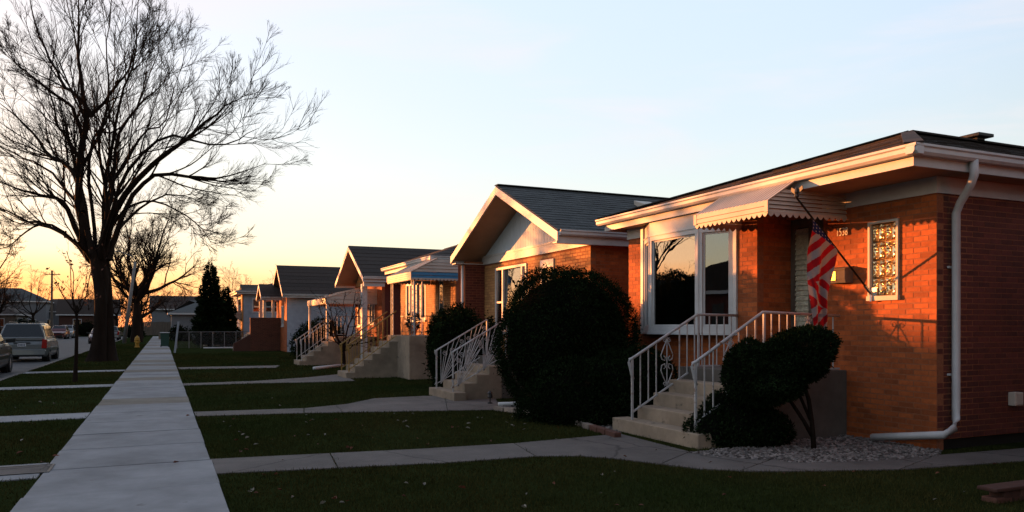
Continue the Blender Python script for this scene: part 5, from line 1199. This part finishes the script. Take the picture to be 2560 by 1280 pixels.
def conifer(name, base, h, r, label, n, seed, z0=.2):
    t = empty(name, base, label, 'tree'); g = np.random.default_rng(seed); x0, y0, _ = base
    b = MB(); b.tube([(x0, y0, -.05), (x0, y0, h*.95)], [r*.12, .02], 7); b.build('trunk', M['bark'], t)
    k = np.sqrt(g.random(n)); zz = z0 + (h-z0)*(1-k); bough = np.abs(np.sin(zz*4.2)); a = g.uniform(0, 2*np.pi, n)
    rr_ = r*(.08+.92*k**.75)*(.8+.2*np.sin(a*5+zz*3))*(.72+.28*bough)*np.where(zz < z0+.15*h, .75+.25*(zz-z0)/(.15*h), 1)*(g.random(n)**.35)
    p = np.stack([x0+np.cos(a)*rr_, y0+np.sin(a)*rr_, zz], 1); u = np.stack([np.cos(a), np.sin(a), .35+0*a], 1) + g.normal(size=(n, 3))*.5; u /= np.linalg.norm(u, axis=1, keepdims=True)
    v = np.cross(u, g.normal(size=(n, 3))); v /= np.linalg.norm(v, axis=1, keepdims=True); s = .13*g.uniform(.6, 1.5, (n, 1))
    V = np.stack([p-v*s*.4, p+v*s*.4, p+u*s*1.5], 1).reshape(-1, 3); arr_mesh('foliage', V, np.arange(len(V)).reshape(-1, 3), M['yew'], t, kind='stuff'); return t
conifer('evergreen_tree', (3.2, 60, 0), 6.1, 1.6, 'dark cone shaped evergreen standing alone behind the wire fence', 14000, 61)
conifer('evergreen_tree', (4.3, 61, 0), 4.4, 1.3, 'shorter dark evergreen right of the cone shaped one', 7000, 62)
for i, (x, y, r, lb) in enumerate(((-15.2, 118, 1.3, 'dark bush beside the far left house, left of the red car'), (-17.5, 126, 1.5, 'dark bush against the tan house at the far left'), (-10.5, 136, 1.4, 'dark bush behind the red car near the far houses'), (-3.4, 112, 1.0, 'dark bush at the foot of the far parkway trees'), (1.6, 84, .9, 'dark bush at the corner of the far white garage'))):
    t = empty('far_bush', (x, y, 0), lb, 'bush'); foliage(t, [((x, y, r*.7), (r, r, r*.9)), ((x+r*.7, y, r*.4), (r*.7, r*.7, r*.6))], 900, .16, M['yew'], seed=70+i, spiky=.8)
conifer('evergreen_tree', (25.5, 142, 0), 8.5, 2.6, 'far rounded evergreen on the skyline left of the fifth house', 3500, 63)
pp = bpy.data.objects['potted_plant']; b = MB(); b.lathe((7.3, 23.9, 1.226), [(.1, 0), (.14, .2), (.15, .22)], 10); b.build('pot', M['brick'], pp); foliage(pp, [((7.3, 23.9, 1.65), (.2, .2, .28))], 500, .06, M['yew'], seed=15, core=False)
# far woods that close the horizon
V = []; gg = np.random.default_rng(77); n = 26000
a = np.radians(gg.uniform(-75, 75, n)); d = gg.uniform(190, 330, n); hh = 3 + 5.5*np.abs(np.sin(a*23+np.sin(a*61)))*gg.uniform(.5, 1, n)
x, y = np.sin(a)*d, np.cos(a)*d; z = gg.random(n)*hh*(1 + (d-190)/200); th = gg.normal(size=(n, 2))*.8; ln = gg.uniform(.8, 2.6, n); wd_ = .09+.04*gg.random(n)
b0 = np.stack([x-wd_, y, z], 1); b1 = np.stack([x+wd_, y, z], 1); tp = np.stack([x+th[:, 0]*ln, y+th[:, 1]*ln, z+ln], 1)
arr_mesh('far_woods', np.stack([b0, b1, tp], 1).reshape(-1, 3), np.arange(3*n).reshape(-1, 3), M['twig'], kind='stuff')

# ------------------------------------------------------------------ vehicles
PAINT = {}
def car(name, loc, rz, label, col, kind='van', Ls=4.9, W=1.95, H=1.76, plate=None):
    """built along +Y (front towards +Y) with its base at the origin"""
    key = str(col)
    if key not in PAINT: PAINT[key] = car_paint('car_paint', col)
    pm = PAINT[key]; root = empty(name, (0, 0, 0), label, 'van' if kind == 'van' else 'car', 'cars parked along the kerbs')
    hw = W/2
    def loft(st):
        V = []; F = []
        for (y, ring) in st: V += [(x, y, z) for x, z in ring]
        k = len(st[0][1])
        for i in range(len(st)-1):
            for j in range(k): F.append((i*k+j, i*k+(j+1) % k, (i+1)*k+(j+1) % k, (i+1)*k+j))
        F += [tuple(range(k)), tuple(range((len(st)-1)*k, len(st)*k))[::-1]]
        return MB().add(V, F)
    def lower(w_, zb, zs):      # body ring, bulging at the waist
        return [(-w_*.90, zb), (w_*.90, zb), (w_*.97, zb+.12), (w_, zb+(zs-zb)*.5), (w_*.985, zs-.08), (w_*.93, zs), (-w_*.93, zs), (-w_*.985, zs-.08), (-w_, zb+(zs-zb)*.5), (-w_*.97, zb+.12)]
    zs = {'van': 1.02, 'suv': 1.02, 'sedan': .90}[kind]; a, e = -Ls/2, Ls/2
    hood = {'van': .95, 'suv': 1.0, 'sedan': .84}[kind]
    st = [(a, lower(hw*.86, .36, zs-.25)), (a+.05, lower(hw*.93, .30, zs-.1)), (a+.2, lower(hw*.98, .24, zs)), (a+.9, lower(hw, .22, zs)), (0, lower(hw, .22, zs)), (e-1.35, lower(hw, .22, zs)), (e-1.1, lower(hw*.99, .22, hood+.02)), (e-.35, lower(hw*.95, .24, hood-.08)), (e-.08, lower(hw*.85, .28, hood-.2)), (e, lower(hw*.72, .36, hood-.32))]
    body = loft(st).build('body', pm, root, smooth=False, bevel=.02)
    def cab(w0, z0, w1, z1): return [(-w0, z0), (w0, z0), ((w0+w1)/2*1.01, (z0+z1)/2), (w1, z1-.06), (w1*.9, z1), (-w1*.9, z1), (-w1, z1-.06), (-(w0+w1)/2*1.01, (z0+z1)/2)]
    rb, rt, ft, fb = {'van': (a+.06, a+.38, e-1.95, e-1.0), 'suv': (a+.08, a+.4, e-2.0, e-1.25), 'sedan': (a+.65, a+1.35, e-2.2, e-1.35)}[kind]
    w0, w1 = hw*.91, hw*.72; z0 = zs-.03
    def ring_at(t0, y): return (y, t0)
    cs = [(rb, cab(w0*.97, z0, w0*.955, z0+.09)), ((rb+rt)/2, cab(w0*.98, z0, (w0+w1)/2, (z0+H)/2+.06)), (rt, cab(w0, z0, w1*.98, H-.02)), ((rt+ft)/2, cab(w0, z0, w1, H)), (ft, cab(w0, z0, w1*.98, H-.03)), ((ft+fb)/2, cab(w0*.98, z0, (w0+w1)/2, (z0+H)/2+.04)), (fb, cab(w0*.95, z0, w0*.93, z0+.08))]
    loft(cs).build('cabin', pm, root, bevel=.015)
    # glazing: back, windscreen, three side panes
    def off(p_, n_, k_=.012): return tuple(Vector(p_)+Vector(n_)*k_)
    for (yb, yt, s, nm) in ((rb, rt, -1, 'rear_window'), (fb, ft, 1, 'windscreen')):
        n_ = Vector((0, s*(H-z0), abs(yt-yb))).normalized(); wa, wb = w0*.9, w1*.9
        y1_, y2_ = yb+(yt-yb)*.20, yb+(yt-yb)*.9; za, zb = z0+(H-z0)*.17, z0+(H-z0)*.88
        q = [off((-wa, y1_, za), n_, .05), off((wa, y1_, za), n_, .05), off((wb, y2_, zb), n_, .05), off((-wb, y2_, zb), n_, .05)]
        MB().prism(q if s < 0 else q[::-1], tuple(-n_*.06)).build(nm, M['car_glass'], root, bevel=.01)
    n_s = 3 if kind != 'sedan' else 2; ys = [rt+.02 + (ft+.25-rt)*i/n_s for i in range(n_s+1)]
    for s in (-1, 1):
        for i in range(n_s):
            ya, yb = ys[i]+.05, ys[i+1]-.05; k0, k1 = .2, .82
            def sp(y, k): return (s*((w0+(w1-w0)*k)+.022), y, z0+(H-z0)*k)
            yt0 = ya + (.12 if i == 0 else 0); yt1 = yb - (.35 if i == n_s-1 else 0)
            q = [sp(ya, k0), sp(yb, k0), sp(yt1, k1), sp(yt0, k1)]
            MB().prism(q if s < 0 else q[::-1], (-s*.03, 0, 0)).build('side_window', M['car_glass'], root)
        # mirror, tail lamp, headlamp
        b = MB(); b.prism([(s*hw*.93, fb-.25, zs+.02), (s*(hw+.2), fb-.28, zs+.04), (s*(hw+.22), fb-.28, zs+.17), (s*hw*.93, fb-.25, zs+.14)], (0, .12, 0)); b.build('mirror', M['black'], root)
        tl = MB(); tl.prism([(s*hw*.76, a-.045, zs-.40), (s*hw*.96, a-.045, zs-.40), (s*hw*.97, a-.045, zs-.02), (s*hw*.80, a-.045, zs+.03)], (0, .3, 0)); tl.build('tail_lamp', M['tail'], root, bevel=.012)
        hl = MB(); hl.prism([(s*hw*.45, e-.07, hood-.36), (s*hw*.85, e-.2, hood-.34), (s*hw*.88, e-.22, hood-.19), (s*hw*.5, e-.08, hood-.22)], (0, .09, 0)); hl.build('headlamp', M['chrome'], root, bevel=.01)
    for (yw) in (a+.95, e-.93):
        for s in (-1, 1):
            wr = .33 if kind != 'sedan' else .31; c = (s*(hw-.2), yw, wr)
            MB().lathe((s*(hw-.105), yw, wr), [(wr+.06, -.03), (wr+.06, .03)], 20, 'x').build('wheel_arch', M['black'], root)
            tw = MB().lathe(c, [(wr*.6, -.11), (wr*.95, -.11), (wr, -.07), (wr, .16), (wr*.96, .2), (wr*.62, .2), (wr*.6, .16)] if s > 0 else [(wr*.6, .11), (wr*.95, .11), (wr, .07), (wr, -.16), (wr*.96, -.2), (wr*.62, -.2), (wr*.6, -.16)], 20, 'x').build('wheel', M['rubber'], root)
            b = MB(); b.lathe((c[0]+s*.15, yw, wr), [(wr*.6, -.02), (wr*.6, .025), (wr*.2, .04), (wr*.05, .045)] if s > 0 else [(wr*.6, .02), (wr*.6, -.025), (wr*.2, -.04), (wr*.05, -.045)], 16, 'x'); b.build('rim', M['alloy'], tw)
    b = MB(); b.prism([(-hw*.9, a-.07, .32), (hw*.9, a-.07, .32), (hw*.94, a-.05, .50), (hw*.9, a-.055, .58), (-hw*.9, a-.055, .58), (-hw*.94, a-.05, .50)], (0, .2, 0)); b.build('rear_bumper', pm, root, bevel=.025)
    b = MB(); b.prism([(-hw*.78, e-.1, .28), (hw*.78, e-.1, .28), (hw*.8, e-.12, .5), (-hw*.8, e-.12, .5)], (0, .15, 0)); b.build('front_bumper', pm, root, bevel=.03)
    MB().box(-.45, .45, e-.03, e+.012, hood-.34, hood-.22).build('grille', M['black'], root)
    if kind != 'sedan':
        for s in (-1, 1): b = MB(); b.tube([(s*w1*.8, rt+.15, H+.01), (s*w1*.8, rt+.2, H+.05), (s*w1*.8, ft-.2, H+.04), (s*w1*.8, ft-.1, H)], .015, 5); b.build('roof_rail', M['black'], root)
        MB().box(-.32, .32, a-.028, a+.1, zs-.17, zs-.13).build('tailgate_trim', M['black'], root)
    pl_ = MB(); pl_.box(-.16, .16, a-.03, a+.1, zs-.31, zs-.17); po_ = pl_.build('number_plate', M['plate'], root)
    for i in range(5): MB().box(-.125+i*.052, -.095+i*.052, a-.034, a-.03, zs-.28, zs-.2).build('plate_mark', M['fnavy'], po_)
    for yb in ((ys[1], ys[2]) if n_s == 3 else (ys[1],)):
        for s in (-1, 1): MB().box(s*hw*.985-.012, s*hw*.985+.012, yb-.18, yb-.04, zs-.16, zs-.13).build('door_handle', M['black'], root)
    root.location = loc; root.rotation_euler = (0, 0, rz); return root
M['car_glass'] = mat('car_glass', (.012, .014, .016), .05, .05, 2, spec=.5)
M['tail'] = mat('tail_lamp_red', (.3, .012, .01), .2, .1, 30)
M['plate'] = mat('number_plate_white', (.55, .56, .58), .5, .05)
M['alloy'] = mat('alloy_rim', (.4, .4, .41), .35, .06, metal=.7)
car('minivan', (-5.66, 43.0, -.12), 0, 'silver minivan seen from behind, parked at the kerb', (.13, .14, .145), 'van', 4.9, 1.98, 1.76)
car('dark_car', (-5.72, 30.7, -.12), 0, 'black car cut off by the left edge of the photo', (.015, .015, .016), 'suv', 4.6, 1.85, 1.62)
car('red_suv', (-11.6, 112, -.12), math.pi, 'red car facing the camera, parked on the far side of the road', (.09, .008, .008), 'suv', 4.6, 1.85, 1.7)
car('white_suv', (-11.5, 119.5, -.12), math.pi, 'pale car parked right behind the red one', (.2, .2, .2), 'suv', 4.7, 1.85, 1.75)
car('maroon_car', (-5.2, 82.5, -.12), math.pi, 'dark maroon car partly hidden by the left side of the big trunk', (.05, .012, .012), 'sedan', 4.6, 1.8, 1.45)
car('pale_car', (-5.2, 100, -.12), 0, 'pale grey car peeking out right of the big trunk', (.15, .15, .15), 'suv', 4.5, 1.8, 1.6)

# ------------------------------------------------------------------ street furniture
g = G(343, 869); t = empty('fire_hydrant', (g.x, g.y, 0), 'small yellow fire hydrant on the grass left of the pavement', 'hydrant')
b = MB(); b.lathe((g.x, g.y, 0), [(.19,0),(.19,.05),(.14,.06),(.13,.1),(.13,.5),(.18,.52),(.18,.56),(.16,.6),(.15,.68),(.10,.76),(.04,.79)], 14); b.build('barrel', M['yellow'], t, smooth=False)
b = MB(); b.lathe((g.x, g.y, .79), [(.045,0),(.04,.05)], 6); b.build('operating_nut', M['yellow'], t)
for s in (-1, 1): b = MB(); b.lathe((g.x+s*.12, g.y, .42), [(.075,-.05),(.085,.03),(.05,.07)] if s > 0 else [(.075,.05),(.085,-.03),(.05,-.07)], 10, 'x'); b.build('hose_cap', M['yellow'], t)
b = MB(); b.lathe((g.x, g.y-.12, .36), [(.09,.05),(.1,-.03),(.06,-.08)], 10, 'y'); b.build('pumper_cap', M['yellow'], t)
a = P(310, 856, 68); a.z = -.02; c = P(338, 655, 68); t = empty('leaning_pole', a, 'pale grey pole leaning to the right behind the hydrant', 'pole')
b = MB(); b.tube([a, c], [.17, .12], 10); b.build('shaft', M['pole'], t, smooth=True); b = MB(); b.tube([c, c+Vector((-.3,-.2,.5)), c+Vector((-1.2,-.3,.85)), c+Vector((-1.9,-.4,.85))], .05, 6); b.build('arm', M['pole'], t); e = c+Vector((-2.1,-.4,.8)); b = MB(); b.box(e.x-.3, e.x+.25, e.y-.12, e.y+.12, e.z-.03, e.z+.1); b.build('lamp_head', M['pole'], t, bevel=.03)
a = P(129, 800, 118); a.z = 0; c = P(130, 676, 118); t = empty('utility_pole', a, 'dark wooden utility pole above the far left roofs', 'pole')
b = MB(); b.tube([a, c], [.2, .14], 8); b.build('shaft', M['wood'], t); d = c-Vector((0,0,.6)); MB().bar(d-Vector((1.1,0,0)), d+Vector((1.1,0,0)), .1, .12).build('crossarm', M['wood'], t)
for i in range(4): b = MB(); b.lathe(d+Vector((-.9+.6*i,0,.06)), [(.03,0),(.05,.06),(.03,.16)], 6); b.build('insulator', M['black'], t)
for k in range(3):
    b = MB(); q0 = d+Vector((-.9+.6*k,0,.2)); q1 = Vector((q0.x-1.5, q0.y-75, q0.z+.6)); b.tube([q0.lerp(q1, i/14) - Vector((0,0,1.2*(1-(2*i/14-1)**2))) for i in range(15)], .012, 3); b.build('wire', M['black'], t)
# wire fence by the fifth house, its white posts, leaning board
fy = 57.0; t = empty('wire_fence', (3.5, fy, 0), 'thin wire fence with pale posts in front of the evergreen', 'fence')
for i in range(7): b = MB(); x = .95+i*.75; b.tube([(x, fy, 0), (x, fy, 1.12)], .025, 6); b.build('post', M['pole'], t)
b = MB(); b.tube([(.95, fy, 1.1), (5.5, fy, 1.1)], .018, 5); b.build('top_rail', M['pole'], t)
b = MB()
for i in range(52):
    x = .95+i*.09; 
    for s in (-1, 1): b.bar((x, fy, .02), (x+s*.55, fy, 1.08), .005, .005)
b.build('mesh_wire', M['pole'], t, kind='stuff')
a = G(437, 882); c = P(446, 806, a.x*ST+a.y*CT); t = empty('gate_post', a, 'white post leaning beside the pavement at the fence corner', 'post'); MB().bar(a, c, .1, .1).build('post', M['bluewhite'], t, bevel=.01); MB().bar(c+Vector((0,0,.005)), c+Vector((0,0,.05)), .13, .13).build('cap', M['bluewhite'], t)
a = G(412, 868); d_ = a.x*ST+a.y*CT; t = empty('green_bin', a, 'dark green wheeled bin standing at the right edge of the far pavement', 'bin')
b = MB(); b.prism([(a.x-.25,a.y-.25,.08),(a.x+.25,a.y-.25,.08),(a.x+.29,a.y-.29,1.0),(a.x-.29,a.y-.29,1.0)], (0,.5,0)); b.build('body', M['bin'] if 'bin' in M else M['yew'], t); b = MB(); b.box(a.x-.32, a.x+.32, a.y-.33, a.y+.26, 1.0, 1.06); b.build('lid', M['white'], t, bevel=.02); b = MB(); b.lathe((a.x-.25, a.y+.2, .1), [(.1,-.03),(.1,.03)], 10, 'x'); b.lathe((a.x+.25, a.y+.2, .1), [(.1,-.03),(.1,.03)], 10, 'x'); b.build('wheel', M['rubber'], t)
fy = 136; t = empty('board_fence', (-1, fy, 0), 'tall brown board fence closing the far end of the pavement', 'fence')
for i in range(34): MB().box(-4.2+i*.2, -4.01+i*.2, fy, fy+.025, .05, 2.15+.03*math.sin(i*7)).build('board', M['wood'], t)
for i in range(4): MB().box(-4.2+i*2.2, -4.08+i*2.2, fy+.03, fy+.15, 0, 2.2).build('post', M['wood'], t)
t = empty('white_curb_rail', (3.5, 52.6, 0), 'low white pipe rail on the lawn in front of the brick porch', 'rail'); b = MB(); b.tube([(2.4, 52.6, .12), (4.3, 52.6, .12), (4.35, 52.6, .35)], .05, 6); b.build('pipe', M['white'], t)
